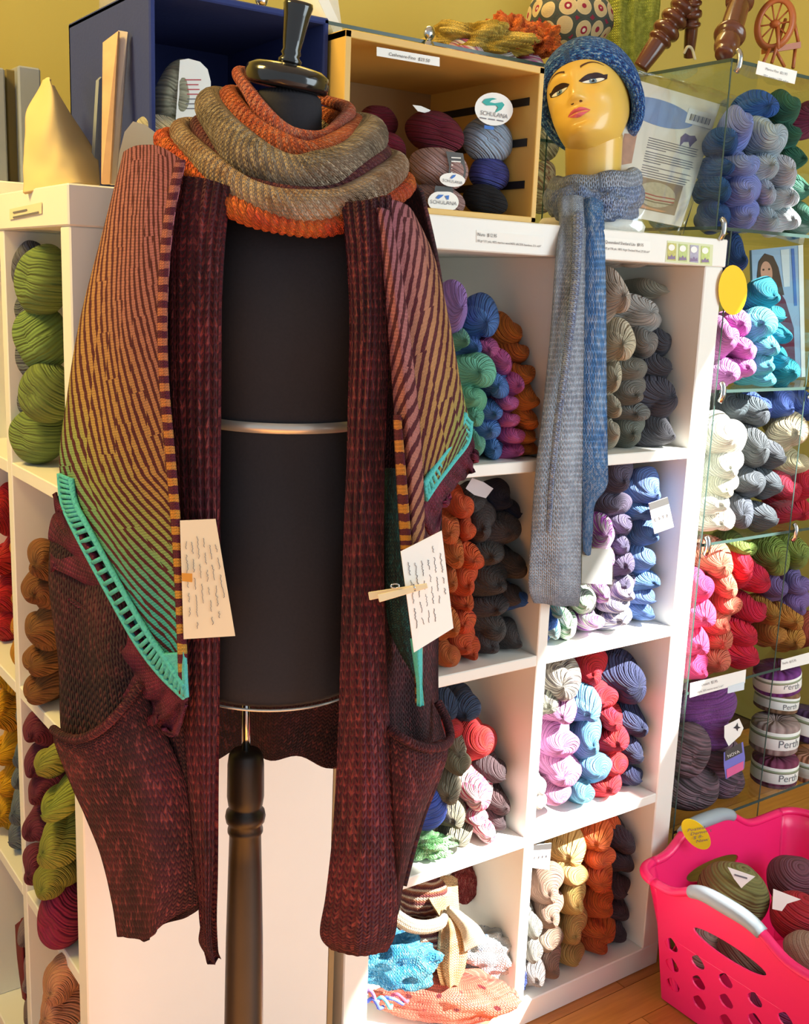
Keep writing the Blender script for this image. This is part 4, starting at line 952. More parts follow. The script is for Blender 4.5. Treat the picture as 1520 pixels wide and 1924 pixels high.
# books, ribbon, kraft bag, grey boxes
MT['mag'] = plain('magazine_cover', S(206, 160, 112), .4, var=.35, scale=30)
MT['mag2'] = plain('magazine_page_edge', S(206, 190, 176), .7, var=.1)
mg = thing('magazine_stack', onZ(205, 345, Z1), 'upright pale magazines leaning against the navy bin', 'magazines')
def mag(px0, px1, top, bot, Y0, Y1, mat, X):
    pass
mA = [onX(193, 80, -.34), onX(222, 58, -.325), onX(206, 345, -.345), onX(190, 345, -.355)]
slab('cover', mA, .004, MT['mag'], mg)
mB = [onX(222, 57, -.322), onX(240, 60, -.312), onX(218, 346, -.332), onX(206, 346, -.342)]
slab('page_edge', mB, .006, MT['mag2'], mg)
mC = [onX(186, 150, -.31), onX(196, 140, -.30), onX(186, 320, -.32), onX(176, 320, -.33)]
slab('cover', mC, .006, MT['greybox'], mg)
rb = [(200, 25), (178, 50), (158, 80), (146, 110), (140, 140), (146, 165), (160, 190), (166, 215), (168, 245)]
o = tube('silver_ribbon', [onY(a, b, .42) for a, b in rb], lambda t: .010 + .003 * math.sin(t * 40), MT['foil'], None, 8, n=70, flat=.25)
tag(o, 'shiny silver twisted foil ribbon loop standing beside the magazines', 'ribbon')
tube('ribbon_tail', [onY(a, b, .43) for a, b in [(205, 40), (178, 90), (162, 130), (160, 180), (168, 252), (172, 330)]], .008, MT['foil'], o, 8, n=50, flat=.25)
kb = panel('paper_bag', [[onY(80, 150, .30), onY(92, 145, .22), onY(96, 158, .22), onY(102, 160, .30)], [onY(52, 205, .24), onY(92, 175, .19), onY(112, 190, .2), onY(130, 210, .27)], [onY(46, 260, .2), onY(90, 250, .15), onY(125, 255, .16), onY(165, 262, .25)], [onY(44, 320, .17), onY(90, 320, .13), onY(140, 310, .13), onY(184, 300, .2)], [onY(43, 362, .15), onY(90, 352, .11), onY(140, 344, .10), onY(188, 347, .16)]], MT['kraft'], None, 30, 40, .004, lambda u, v: E_F * (.007 * noise.noise(Vector((u * 4, v * 5, 2)))))
tag(kb, 'crumpled tan kraft paper bag standing on the left shelf unit', 'bag')
g0 = box('display_board', (-.41, .52, Z1), (-.10, .78, Z1 + .035), MT['paper'], None, .002)
tag(g0, 'white low riser under the grey wrapped boxes at top left', 'riser')
for k, (a, b) in enumerate(((-26, 16), (40, 82))):
    p0, p1 = onY(a, 330, .56), onY(b, 330, .56)
    t = onY((a + b) / 2, 126, .56).z
    o = box('boxed_kit', (p0.x, .56, Z1 + .036), (p1.x, .72, t), MT['greybox'], None, .003)
    tag(o, 'grey shrink-wrapped box ' + ('at the far left edge' if k == 0 else 'beside the kraft paper bag') + ' above the left shelves', 'box')
o = box('boxed_kit', (onY(17, 330, .58).x, .58, Z1 + .036), (onY(39, 330, .58).x, .72, onY(30, 132, .58).z), MT['olive_card'], None, .002)
tag(o, 'dark olive slim box between two grey wrapped boxes', 'box')
o = lathe('yarn_cone', onY(235, 30, .62) - UP * .02, UP, [(0, -.0), (.045, 0), (.043, .06), (.03, .18), (0, .181)], plain('grey_cone', S(170, 166, 156), .8, bump=.3, scale=150), None, 24)
o.location.z += 0.0; tag(o, 'grey yarn cone behind the navy bin at the top edge', 'yarn cone')
st = box('riser_stand', (o.matrix_world.translation.x - .04 + onY(235, 30, .62).x, .56, Z1), (onY(235, 30, .62).x + .05, .68, onY(235, 30, .62).z - .021), MT['navy_bin'], None, .002)
tag(st, 'dark riser hidden behind the navy bin below the grey cone', 'riser')
# fabric print on the wall: faint orange arc poster
# price label on the left cap
pl = [onX(20, 392, XL - .0035), onX(75, 380, XL - .0035), onX(75, 402, XL - .0035), onX(20, 414, XL - .0035)]
# ---------------------------------------------------------------- glass cubes behind the unit
g2 = thing('glass_cube_shelving', (.05, .42, 0), 'clear glass cube shelving standing behind the wooden box and white unit', 'shelf unit')
G2X = [.035, .385, .70, .80]; GA, GB = .41, .70; ZT = 1.834
for z in (.9, 1.213, 1.512, 1.69, ZT):
    p = box('glass_shelf', (G2X[0], GA, z - .006), (G2X[3], GB, z), MT['glass'], g2, 0)
    box('glass_edge', (G2X[0], GA - .001, z - .006), (G2X[3], GA, z), MT['glass_edge'], p, 0)
for x in G2X[:3]:
    p = box('glass_side', (x, GA, 0), (x + .005, GB, ZT - .006), MT['glass'], g2, 0)
    box('glass_edge', (x, GA - .001, 0), (x + .003, GA, ZT - .006), MT['glass_edge'], p, 0)
for x in G2X[:2]:
    for dz in (-.012, .012): blob('chrome_clip', (x + .004, GA - .006, ZT + dz), .012, .008, .013, MT['chrome'], g2, .02, seg=16, ringn=10)
for k, (px, py, w, h, c) in enumerate([(870, 128, 100, 120, (196, 86, 120)), (935, 140, 90, 116, (150, 120, 116)), (992, 150, 80, 110, (206, 96, 160)), (1040, 235, 40, 50, (128, 150, 170)), (1030, 270, 50, 60, (150, 150, 140)), (1024, 330, 46, 60, (160, 120, 120)), (1020, 375, 46, 50, (140, 120, 116))]):
    yball('yarn_ball', px, py, w, h, .45, c, ['rose pink', 'dusty brown', 'bright orchid', 'slate blue', 'pale stone', 'faded rose', 'mottled taupe', 'pale turquoise'][k] + ' variegated yarn ball inside the glass cube ' + ('above the wooden box' if k < 3 else 'behind the mannequin head' if k < 7 else 'behind the plastic bag'), 'yarn_v' if k != 7 else 'yarn', v=k % 5)
# things on the glass shelf: cone, knits, hat, lace shawl
zt = ZT + .001
cn = lathe('yarn_cone', (onY(590, 60, .55).x, .55, zt), UP, [(0, 0), (.055, 0), (.054, .01), (.03, .15), (.012, .20), (0, .2)], plain('white_cone', S(232, 222, 200), .8, bump=.3, scale=150), None, 30)
tag(cn, 'large white yarn cone on the glass shelf behind the dress form', 'yarn cone')
wp = [onY(598, 0, .47), onY(618, 0, .47), onY(652, 74, .47), onY(632, 72, .47)]
tag(slab('paper_sheet', wp, .001, MT['paper']), 'white paper pattern sheet leaning beside the white yarn cone', 'paper')
def kmat(nm, a, b, fl=None): MT[nm] = knit(nm, two(S(*a), S(*b), 30), 260, 200, .9, .004, fleck=None if fl is None else S(*fl)); return MT[nm]
def heap(name, px, py, w, h, Y, mat, label, seed, amp=.3, freq=2.4, depth_k=.8, zlow=None):
    p = onY(px, py, Y); d = depth(p); rx = w * d / FPX / 2; rz = h * d / FPX / 2
    o = blob(name, p, rx, rx * depth_k, rz, mat, None, amp, freq, seed, 56, 36, (E_R, -E_F, UP), .8)
    tag(o, label, 'knitwear'); return o
heap('winter_hat', 900, 82, 190, 58, .50, kmat('yellow_knit', (206, 164, 50), (226, 190, 90)), 'mustard yellow knit hat lying on the glass shelf above the wooden box', 3)
heap('knit_mitten', 955, 72, 96, 74, .47, kmat('orange_knit', (222, 92, 26), (238, 124, 44)), 'bright orange ribbed knit bundle beside the patterned hat', 5, .4, 3.2)
heap('knit_mitten', 1020, 82, 66, 58, .46, MT['orange_knit'], 'small orange knit bundle tucked in front of the patterned hat', 8, .4, 3.2)
heap('knit_bobble', 972, 80, 34, 34, .44, MT['yellow_knit'], 'small yellow knit bobble between the orange bundles', 9, .06)
# fair isle hat
def fair():
    def f(nt, U, V, uv):
        mpn = N(nt, 'ShaderNodeMapping'); L(nt, uv.outputs[0], mpn.inputs[0]); mpn.inputs['Scale'].default_value = (26, 26, 1)
        vo = N(nt, 'ShaderNodeTexVoronoi'); vo.inputs['Scale'].default_value = 1.0; vo.inputs['Randomness'].default_value = .25; L(nt, mpn.outputs[0], vo.inputs['Vector'])
        return RAMP(nt, vo.outputs['Distance'], [(0, S(236, 226, 206)), (.10, S(160, 30, 60)), (.2, S(216, 190, 140)), (.42, S(222, 196, 148)), (.47, S(78, 84, 76)), (.6, S(70, 78, 72)), (.66, S(150, 40, 66))], 'CONSTANT')
    return f
MT['fair'] = knit('fair_isle_knit', fair(), 330, 300, .6, .002)
ph = onY(1068, 42, .52)
hat2 = blob('patterned_hat', ph, .092, .088, .072, MT['fair'], None, .05, 1.5, 2, 56, 36, (E_R, -E_F, UP))
tag(hat2, 'fair isle patterned hat with red and cream flowers on the glass shelf', 'hat')
MT['lace'] = knit('green_lace_knit', two(S(150, 152, 30), S(196, 196, 70), 60, .35, .65), 200, 160, 1.0, .006)
ls = panel('lace_shawl', [[onY(1130, -40, .72), onY(1165, -45, .69), onY(1200, -45, .70), onY(1245, -40, .72)], [onY(1125, 30, .70), onY(1165, 30, .67), onY(1200, 30, .68), onY(1240, 30, .71)], [onY(1128, 90, .70), onY(1165, 95, .66), onY(1200, 95, .67), onY(1228, 90, .70)], [onY(1135, 150, .70), onY(1165, 155, .66), onY(1195, 155, .67), onY(1215, 150, .69)]], MT['lace'], None, 40, 40, .004, lambda u, v: E_F * (.010 * math.sin(u * 24)))
tag(ls, 'lime green lace shawl hanging against the back wall', 'shawl')
# ---------------------------------------------------------------- wooden box with labelled balls
wb = thing('wooden_cube_box', (.15, .15, Z1), 'pale wooden open cube box holding burgundy, mauve and blue yarn balls', 'box')
wx0, wx1, wy0, wy1, wz1 = -.036, .332, .012, .30, 1.727
t_ = .010
box('box_side', (wx0, wy0, Z1 + .001), (wx0 + t_, wy1, wz1), MT['pine'], wb, .001)
box('box_side', (wx1 - t_, wy0, Z1 + .001), (wx1, wy1, wz1), MT['pine'], wb, .001)
box('box_top', (wx0, wy0, wz1 - t_), (wx1, wy1, wz1 + .0005), MT['pine'], wb, .001)
box('box_bottom', (wx0, wy0, Z1 + .0005), (wx1, wy1, Z1 + t_), MT['pine'], wb, .001)
box('box_back', (wx0, wy1, Z1 + .001), (wx1, wy1 + .005, wz1), MT['pine_in'], wb, 0)
for z in (1.545, 1.61, 1.672): box('slot_strip', (wx1 - t_ - .002, wy0 + .02, z), (wx1 - t_ - .0003, wy1, z + .012), MT['black_plastic'], wb, 0)
ptg = slab('price_label', [onY(708, 88, wy0 - .001), onY(826, 108, wy0 - .001), onY(826, 125, wy0 - .001), onY(708, 105, wy0 - .001)], .0008, MT['paper'], wb)
ptext('label_text', 'Cashmere-Fino  $23.50', 730, 104, 100, 17, 9, wy0 - .0022, MT['ink'], ptg, 78)
BIN = 'inside the pale wooden box'
yball('yarn_ball', 711, 228, 76, 64, .16, (118, 22, 46), 'upper burgundy yarn ball at left ' + BIN, v=1)
yball('yarn_ball', 729, 280, 72, 66, .12, (130, 26, 50), 'lower burgundy yarn ball at left ' + BIN, v=3)
b1 = yball('yarn_ball', 818, 245, 116, 78, .085, (112, 20, 42), 'large burgundy yarn ball in the middle ' + BIN, v=2)
front_plate(793, 205, .10, [(-18, -8), (-2, -6), (16, 2), (10, 8), (-8, 4)], MT['paper'], 'paper_tag', b1)
b2 = yball('yarn_ball', 826, 314, 116, 78, .035, (184, 148, 142), 'upper mauve yarn ball with dark band and white oval label', v=4)
b3 = yball('yarn_ball', 824, 374, 108, 56, .035, (176, 140, 136), 'lower mauve yarn ball with white oval label', v=4)
b4 = yball('yarn_ball', 919, 261, 100, 84, .07, (168, 190, 214), 'light blue yarn ball with round white tag', v=0)
yball('yarn_ball', 922, 325, 80, 64, .07, (78, 82, 160), 'violet blue yarn ball below the light blue ball', v=3)
yball('yarn_ball', 914, 375, 88, 58, .05, (24, 22, 26), 'black yarn ball at the bottom right of the wooden box', v=2)
MT['dark_label'] = plain('dark_label', S(72, 70, 68), .6)
bd = front_plate(856, 312, .022, [(-18, -28), (14, -24), (20, 10), (16, 30), (-14, 26), (-12, 0)], MT['dark_label'], 'label_band', b2)
for k in range(5): front_plate(858, 296 + 7 * k, .0205, [(-10, -1), (8, 0), (8, 2), (-10, 1)], MT['paper'], 'label_print', bd, .0003)
ov = front_plate(850, 338, .018, [(x, y) for x, y in eo(24, 13, .1)], MT['paper'], 'oval_label', b2)
ptext('label_text', 'SCHULANA', 831, 341, 100, 14, 8, .0165, MT['grey_ink'], ov, 38)
front_plate(853, 333, .0165, [(-7, 2), (-2, -4), (4, -5), (2, -1), (-4, 3)], MT['blue_ink'], 'logo', ov, .0003)
ov = front_plate(833, 379, .016, [(x, max(-19, min(16, y))) for x, y in eo(29, 21, .05)], MT['paper'], 'oval_label', b3)
front_plate(834, 357, .024, [(-16, -8), (16, -6), (18, 6), (-18, 4)], MT['dark_label'], 'label_band', b3)
ptext('label_text', 'SCHULANA', 808, 382, 100, 8, 10, .0145, MT['grey_ink'], ov, 50)
front_plate(828, 370, .0145, [(-9, 2), (-3, -4), (6, -4), (2, 0), (-4, 4)], MT['blue_ink'], 'logo', ov, .0003)
front_plate(841, 371, .0145, [(-5, -3), (3, -4), (2, 4), (-1, 4)], MT['blue_ink'], 'logo', ov, .0003)
rt = front_plate(928, 205, .05, eo(36, 31, .15), MT['paper'], 'round_tag', b4)
ptext('label_text', 'SCHULANA', 902, 215, 100, 16, 12, .0485, MT['grey_ink'], rt, 52)
front_plate(924, 194, .0485, [(-18, -2), (-12, -8), (2, -10), (10, -8), (0, -6), (-4, -2), (6, 0), (20, -2), (24, 3), (18, 12), (6, 18), (12, 8), (8, 4), (-10, 4)], MT['teal_ink'], 'logo', rt, .0003)
for k in range(3): front_plate(908 + 16 * k, 221 + 2.4 * k, .0485, [(-6, -1), (6, 1), (6, 3), (-6, 1)], MT['pencil'], 'label_print', rt, .0003)
front_plate(918, 238, .052, [(-8, -3), (10, 0), (10, 6), (-8, 4)], MT['blue_ink'], 'blue_tie', b4)

# ---------------------------------------------------------------- price strips on the white cap
ct = slab('price_strip', [onY(895, 432, -.0028), onY(1022, 445, -.0028), onY(1022, 464, -.0028), onY(895, 455, -.0028)], .0006, MT['paper'], unit)
ptext('label_text', 'Nuna  $12.95', 897, 443, 100, 9, 9, -.0042, MT['ink'], ct, 36)
ptext('label_text', '50 gr/131 yds, 40% merino wool/40% silk/20% bamboo, 5½ st/4"', 897, 454, 100, 9, 6, -.0042, MT['ink'], ct, 120)
ct = slab('price_strip', [onY(1136, 446, -.0028), onY(1222, 454, -.0028), onY(1222, 477, -.0028), onY(1136, 468, -.0028)], .0006, MT['paper'], unit)
ptext('label_text', 'Queensland Shetland Lite  $9.75', 1137, 457, 100, 9, 8, -.0042, MT['ink'], ct, 72)
ptext('label_text', '50 gr/196 yds, 100% Virgin Shetland Wool, 27-30 st/4"', 1137, 468, 100, 9, 6, -.0042, MT['ink'], ct, 84)
pc = slab('picture_card', [onY(1254, 452, -.0028), onY(1340, 460, -.0028), onY(1338, 500, -.0028), onY(1250, 492, -.0028)], .0006, plain('pale_green_card', S(214, 218, 176), .7), unit)
for k in range(4):
    x = 1262 + 21 * k; y = 456 + 2 * k
    q = slab('card_picture', [onY(x - 7, y, -.0036), onY(x + 9, y + 1.5, -.0036), onY(x + 8, y + 34, -.0036), onY(x - 8, y + 32, -.0036)], .0004, plain('card_picture', S(*[(196, 190, 110), (186, 200, 130), (176, 172, 190), (196, 210, 130)][k]), .7, var=.3, scale=200), pc)
    front_plate(x, y + 9, -.0042, eo(6, 6), MT['paper'], 'card_print', pc, .0003)
    front_plate(x, y + 26, -.0042, [(-7, 5), (-6, -2), (-3, 1), (0, -4), (3, 1), (6, -2), (7, 5)], plain('card_figures', S(140, 120, 150), .7), 'card_print', pc, .0003)
lt = slab('price_strip', [onX(18, 393, XL - .0035), onX(78, 380, XL - .0035), onX(78, 401, XL - .0035), onX(18, 413, XL - .0035)], .0006, MT['cream_paper'], uni2)
for k in range(2):
    slab('label_print', [onX(24, 398 + 9 * k, XL - .0045), onX(50 + 22 * k, 392.5 + 9 * k - 4.6 * k, XL - .0045), onX(50 + 22 * k, 395.5 + 9 * k - 4.6 * k, XL - .0045), onX(24, 401 + 9 * k, XL - .0045)], .0003, MT['grey_ink'], lt)

# ---------------------------------------------------------------- mannequin head
HC = at(1104, 193, 1.93)
def unitv(v): return v.normalized()
yaw_, pit_, rol_ = math.radians(27), math.radians(6), math.radians(-9)
f0 = -CF; r0 = CR; u0 = -CD
Fv = f0 * math.cos(yaw_) - r0 * math.sin(yaw_)
Rv = r0 * math.cos(yaw_) + f0 * math.sin(yaw_)
Uv = u0.copy()
Fv, Uv = Fv * math.cos(pit_) + Uv * math.sin(pit_), Uv * math.cos(pit_) - Fv * math.sin(pit_)
Rv, Uv = Rv * math.cos(rol_) - Uv * math.sin(rol_), Uv * math.cos(rol_) + Rv * math.sin(rol_)
Rv, Uv = Rv.normalized(), Uv.normalized()
def tab(T, x):
    if x <= T[0][0]: return T[0][1]
    for i, ((a, p), (b, q)) in enumerate(zip(T, T[1:])):
        if x <= b:
            t = (x - a) / (b - a)
            m0 = (q - T[i - 1][1]) / (b - T[i - 1][0]) if i > 0 else (q - p) / (b - a)
            m1 = (T[i + 2][1] - p) / (T[i + 2][0] - a) if i + 2 < len(T) else (q - p) / (b - a)
            h = b - a; t2, t3 = t * t, t * t * t
            return (2 * t3 - 3 * t2 + 1) * p + (t3 - 2 * t2 + t) * h * m0 + (-2 * t3 + 3 * t2) * q + (t3 - t2) * h * m1
    return T[-1][1]
TW = [(-.118, .012), (-.112, .025), (-.100, .041), (-.080, .052), (-.05, .061), (-.02, .066), (.02, .0695), (.05, .067), (.08, .055), (.1, .036), (.115, .004)]
TF = [(-.118, .044), (-.112, .062), (-.100, .0745), (-.080, .080), (-.05, .083), (-.02, .084), (.02, .086), (.05, .081), (.08, .062), (.1, .038), (.115, .004)]
TB = [(-.118, -.02), (-.100, -.005), (-.080, .025), (-.05, .058), (-.02, .085), (.02, .1), (.05, .098), (.08, .074), (.1, .042), (.115, .003)]
gs = lambda x, u, cx, cu, sx, su: math.exp(-((x - cx) / sx) ** 2 - ((u - cu) / su) ** 2)
def bumps(x, u):
    z = 0
    if -.055 < u < .03:
        t = min(1, max(0, (.018 - u) / .052)); z += (.003 + .017 * t ** 1.5) * math.exp(-(x / (.0065 + .003 * t)) ** 2) * (1 if u > -.034 else math.exp(-((u + .034) / .007) ** 2))
    for s in (-1, 1):
        z += .006 * gs(x, u, s * .011, -.036, .006, .006)
        z -= .009 * gs(x, u, s * .030, .002, .015, .011)
        z += .004 * gs(x, u, s * .030, .022, .018, .007)
        z += .005 * gs(x, u, s * .040, -.028, .016, .014)
    z += .0065 * gs(x, u, 0, -.059, .016, .0055) + .007 * gs(x, u, 0, -.070, .013, .0055)
    z -= .004 * gs(x, u, 0, -.0645, .017, .002) + .004 * gs(x, u, 0, -.082, .014, .006)
    z += .004 * gs(x, u, 0, -.099, .016, .012)
    return z
NP = 2.2
def face(x, u, off=.0):
    w, f = tab(TW, u), tab(TF, u)
    k_ = max(0.0, 1 - min(1, abs(x) / w) ** NP)
    return HC + Rv * x + Uv * (u * .82 if u < 0 else u) + Fv * (f * k_ ** (1 / NP) + bumps(x, u) * min(1, k_ * 3) + off - .01)
hd = thing('mannequin_head', (HC.x, HC.y, Z1), 'golden painted mannequin head with blue eyes on a white foam base', 'mannequin head')
vs = []; nu_, nl_ = 84, 96
for j in range(nu_ + 1):
    u = -.118 + (.233) * (0.5 - 0.5 * math.cos(PI * j / nu_))
    w, f, b = tab(TW, u), tab(TF, u), tab(TB, u)
    for i in range(nl_):
        a = 2 * PI * i / nl_
        s, c = math.sin(a), math.cos(a)
        x = w * math.copysign(abs(s) ** (2 / NP), s)
        if c >= 0: vs.append(face(x, u))
        else: vs.append(HC + Rv * x + Uv * (u * .82 if u < 0 else u) + Fv * (-b * abs(c) ** (2 / NP) - .01))
fs = [(j * nl_ + i, j * nl_ + (i + 1) % nl_, (j + 1) * nl_ + (i + 1) % nl_, (j + 1) * nl_ + i) for j in range(nu_) for i in range(nl_)]
fs += [tuple(range(nl_))[::-1], tuple(nu_ * nl_ + i for i in range(nl_))]
obj('head', mesh('head', vs, fs), MT['skin'], hd)
neck_base = onY(1112, 418, .115); neck_base.z = Z1 + .03
nt_ = HC - Uv * .055 - Fv * .015
NR = []
for k_ in range(13):
    t = k_ / 12
    p = nt_.lerp(neck_base, t)
    rr = .048 + .004 * (1 - t) + .014 * max(0, t - .55) / .45
    NR.append((p, rr * .98, rr * .98))
rings('neck', NR[::-1], MT['skin'], hd, 40)
rings('foam_base', [(Vector((neck_base.x, neck_base.y, Z1 + z)), rx, ry) for z, rx, ry in ((.001, .088, .07), (.004, .094, .076), (.014, .096, .078), (.022, .09, .072), (.026, .06, .05))], MT['foam'], hd, 48)
def decal(name, pts, mat, off=.0008):
    """fill outline pts (x,u) on the face: fan through a centre strip"""
    n = len(pts)
    cx = sum(p[0] for p in pts) / n; cu = sum(p[1] for p in pts) / n
    vs, fs = [face(cx, cu, off)], []
    R_ = 5
    for r_ in range(1, R_ + 1):
        for x, u in pts: vs.append(face(cx + (x - cx) * r_ / R_, cu + (u - cu) * r_ / R_, off))
    for i in range(n): fs.append((0, 1 + i, 1 + (i + 1) % n))
    for r_ in range(R_ - 1):
        for i in range(n):
            a = 1 + r_ * n
            fs.append((a + i, a + n + i, a + n + (i + 1) % n, a + (i + 1) % n))
    return obj(name, mesh(name, vs, fs), mat, hd)
def almond(cx, cu, hw, up, dn, s, n=20, wing=0, tilt=0):
    P = []
    for i in range(n): 
        t = -1 + 2 * i / n; P.append((t, up * (1 - t * t) ** .8))
    for i in range(n):
        t = 1 - 2 * i / n; P.append((t, -dn * (1 - t * t) ** .8))
    return [(cx + s * t * hw, cu + v + tilt * t * hw) for t, v in P]
for s in (-1, 1):
    ex, eu = s * .0305, .001
    decal('painted_lid', [(ex + s * .0225 * t, eu + (.0115 * (1 - abs(t) ** 2.2) if t < .8 else .0115 * (1 - .8 ** 2.2)) + .004 * max(0, t) + (.0015 if t > .9 else 0)) for t in [-1 + 2 * i / 24 for i in range(25)]] + [(ex + s * .0225 * t, eu - .0068 * (1 - t * t) + .003 * max(0, t)) for t in [1 - 2 * i / 24 for i in range(1, 24)]], MT['lid'], .0006)
    decal('painted_eye', almond(ex, eu - .0008, .0175, .0040, .0048, s, tilt=.12 * 1), MT['eye_white'], .0011)
    decal('painted_iris', [(max(-1, min(1, 0)) + ex - .001 + .0058 * math.cos(a), max(eu - .0054, min(eu + .0034, eu - .0008 + .0058 * math.sin(a)))) for a in [2 * PI * i / 24 for i in range(24)]], MT['iris'], .0016)
    decal('painted_pupil', [(ex - .001 + .0024 * math.cos(a), eu - .0002 + .0024 * math.sin(a)) for a in [2 * PI * i / 16 for i in range(16)]], MT['pupil'], .0020)
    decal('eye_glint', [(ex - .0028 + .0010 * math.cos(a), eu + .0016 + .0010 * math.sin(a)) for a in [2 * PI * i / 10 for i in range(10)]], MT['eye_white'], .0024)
    bw = [(s * (.014 + .036 * t), .0235 + .010 * math.sin(PI * (t * .75 + .05)) - .004 * t) for t in [i / 14 for i in range(15)]]
    decal_pts = [(x, u + .0022 * (1 - i / 15)) for i, (x, u) in enumerate(bw)] + [(x, u - .0018 * (1 - i / 15)) for i, (x, u) in list(enumerate(bw))[::-1]]
    # brows as strips so that they follow the curve
    vs = [face(x, u + dv * (1.15 - i / 15), .0008) for i, (x, u) in enumerate(bw) for dv in (.0022, -.0018)]
    obj('painted_brow', mesh('brow', vs, [(2 * i, 2 * i + 1, 2 * i + 3, 2 * i + 2) for i in range(14)]), MT['brow'], hd)
    decal('nostril', [(s * .0075 + .0028 * math.cos(a), -.0435 + .0016 * math.sin(a)) for a in [2 * PI * i / 12 for i in range(12)]], MT['brow'], .0005)
LW = .0205
decal('upper_lip', [(LW * t, -.0640 + (.0080 * (1 - abs(t) ** 1.6)) - .0022 * math.exp(-(t / .14) ** 2)) for t in [-1 + 2 * i / 28 for i in range(29)]] + [(LW * t, -.0645 - .0006 * math.cos(t * 6)) for t in [1 - 2 * i / 20 for i in range(1, 20)]], MT['lip'], .0007)
decal('lower_lip', [(LW * .95 * t, -.0648 - .0006 * math.cos(t * 6)) for t in [-1 + 2 * i / 28 for i in range(29)]] + [(LW * .95 * t, -.0648 - .0105 * (1 - abs(t) ** 2.0)) for t in [1 - 2 * i / 20 for i in range(1, 20)]], MT['lip'], .0007)
# blue knit hat
def hcol(nt, U, V, uv):
    no = N(nt, 'ShaderNodeTexNoise'); no.inputs['Scale'].default_value = 1; no.inputs['Detail'].default_value = 4
    mpn = N(nt, 'ShaderNodeMapping'); mpn.inputs['Scale'].default_value = (120, 260, 1); L(nt, uv.outputs[0], mpn.inputs[0]); L(nt, mpn.outputs[0], no.inputs['Vector'])
    return RAMP(nt, no.outputs[0], [(.34, S(20, 40, 112)), (.46, S(30, 80, 160)), (.55, S(52, 124, 200)), (.66, S(170, 194, 226))])
MT['hat'] = knit('blue_hat_knit', hcol, 190, 190, 1.0, .004)
hat = thing('knit_hat', HC + Uv * .08, 'speckled blue knit hat pulled over the mannequin head', 'hat')
hax = (Uv * .866 - Fv * .50).normalized()       # crown axis leans back
hfr = (Fv * .866 + Uv * .50).normalized()
hcn = HC + Uv * .010 - Fv * .018
def hat_pt(b, l, k_=1.0):
    rx, ry, rz = .0925 * k_, .110 * k_, .112 * k_
    return hcn + Rv * (rx * math.sin(b) * math.sin(l)) + hfr * (ry * math.sin(b) * math.cos(l)) + hax * (rz * math.cos(b))
vs, uv = [], []
nb_, nl2 = 44, 80
B1 = math.radians(94)
def hat_prof(t, l):
    # outside from the crown to the rim, then rolled in under the brim against the face
    if t < .8: return hat_pt(B1 * t / .8, l, 1 + .012 * noise.noise(Vector((math.cos(l) * 2, math.sin(l) * 2, t * 3))))
    q = (t - .8) / .2
    return hat_pt(B1 + .05 * math.sin(PI * q) - .04 * q, l, 1 - .20 * q)
for j in range(nb_ + 1):
    for i in range(nl2 + 1):
        l = 2 * PI * i / nl2
        vs.append(hat_prof(j / nb_, l)); uv.append((l * .09, j / nb_ * .25))
fs = [(j * (nl2 + 1) + i, (j + 1) * (nl2 + 1) + i, (j + 1) * (nl2 + 1) + i + 1, j * (nl2 + 1) + i + 1) for j in range(nb_) for i in range(nl2)]
mod_solid(obj('hat_body', mesh('hat', vs, fs, uv), MT['hat'], hat), .003)
tube('rolled_brim', [hat_pt(B1, 2 * PI * i / 60, .90) for i in range(60)], .0125, MT['hat'], hat, 12, closed=True)
# blue-grey scarf: wrap, knot, two tails
def scol(c1, c2, c3):
    def f(nt, U, V, uv):
        no = N(nt, 'ShaderNodeTexNoise'); no.inputs['Scale'].default_value = 22; no.inputs['Detail'].default_value = 5; L(nt, uv.outputs[0], no.inputs['Vector'])
        return RAMP(nt, no.outputs[0], [(.3, S(*c1)), (.5, S(*c2)), (.7, S(*c3))])
    return f
MT['scarf_g'] = knit('scarf_grey_blue', scol((118, 134, 172), (142, 160, 200), (164, 182, 218)), 150, 150, 1.0, .005, lo=.4, hi=.6, fleck=S(206, 216, 232), fuzz=.7)
MT['scarf_b'] = knit('scarf_bright_blue', scol((58, 108, 172), (84, 138, 200), (116, 164, 216)), 150, 150, 1.0, .005, lo=.4, hi=.6, fleck=S(206, 216, 232), fuzz=.7)
MT['scarf_p'] = knit('scarf_pale_grey', scol((146, 156, 176), (168, 178, 196), (190, 200, 216)), 150, 150, 1.0, .005, lo=.4, hi=.6, fleck=S(206, 216, 232), fuzz=.7)
sf = thing('knit_scarf', onY(1090, 400, .0), 'fuzzy grey and blue knit scarf knotted round the mannequin neck, tails hanging over the shelf', 'scarf')
nb2 = neck_base + UP * .02
def loopn(zc, rad, r_, dz, mat, nm, tl=0.0):
    P = []
    for i in range(18):
        a = 2 * PI * i / 18
        P.append(nb2 + E_R * (rad * math.sin(a)) + E_F * (rad * .92 * math.cos(a)) + UP * (zc - dz * math.cos(a) + tl * math.sin(a)))
    return tube(nm, P, lambda t: r_ * (1 + .10 * math.sin(t * 37)), MT[mat], sf, 16, closed=True, n=120, flat=1.25, flatdir=UP)
loopn(.034, .066, .017, .006, 'scarf_p', 'neck_wrap', .010)
loopn(.012, .070, .019, .008, 'scarf_g', 'neck_wrap', .006)
loopn(-.010, .066, .015, .004, 'scarf_g', 'neck_wrap', -.004)
kp = at(1085, 384, depth(nb2) - .085)
blob('knot', kp + E_R * -.004, .046, .032, .032, MT['scarf_g'], sf, .16, 1.6, 4, 44, 28, (E_R, -E_F, UP))
blob('knot_fold', kp + E_R * .050 + UP * -.0 - E_F * .012, .036, .026, .026, MT['scarf_g'], sf, .2, 1.9, 6, 44, 28, (E_R, -E_F, UP))
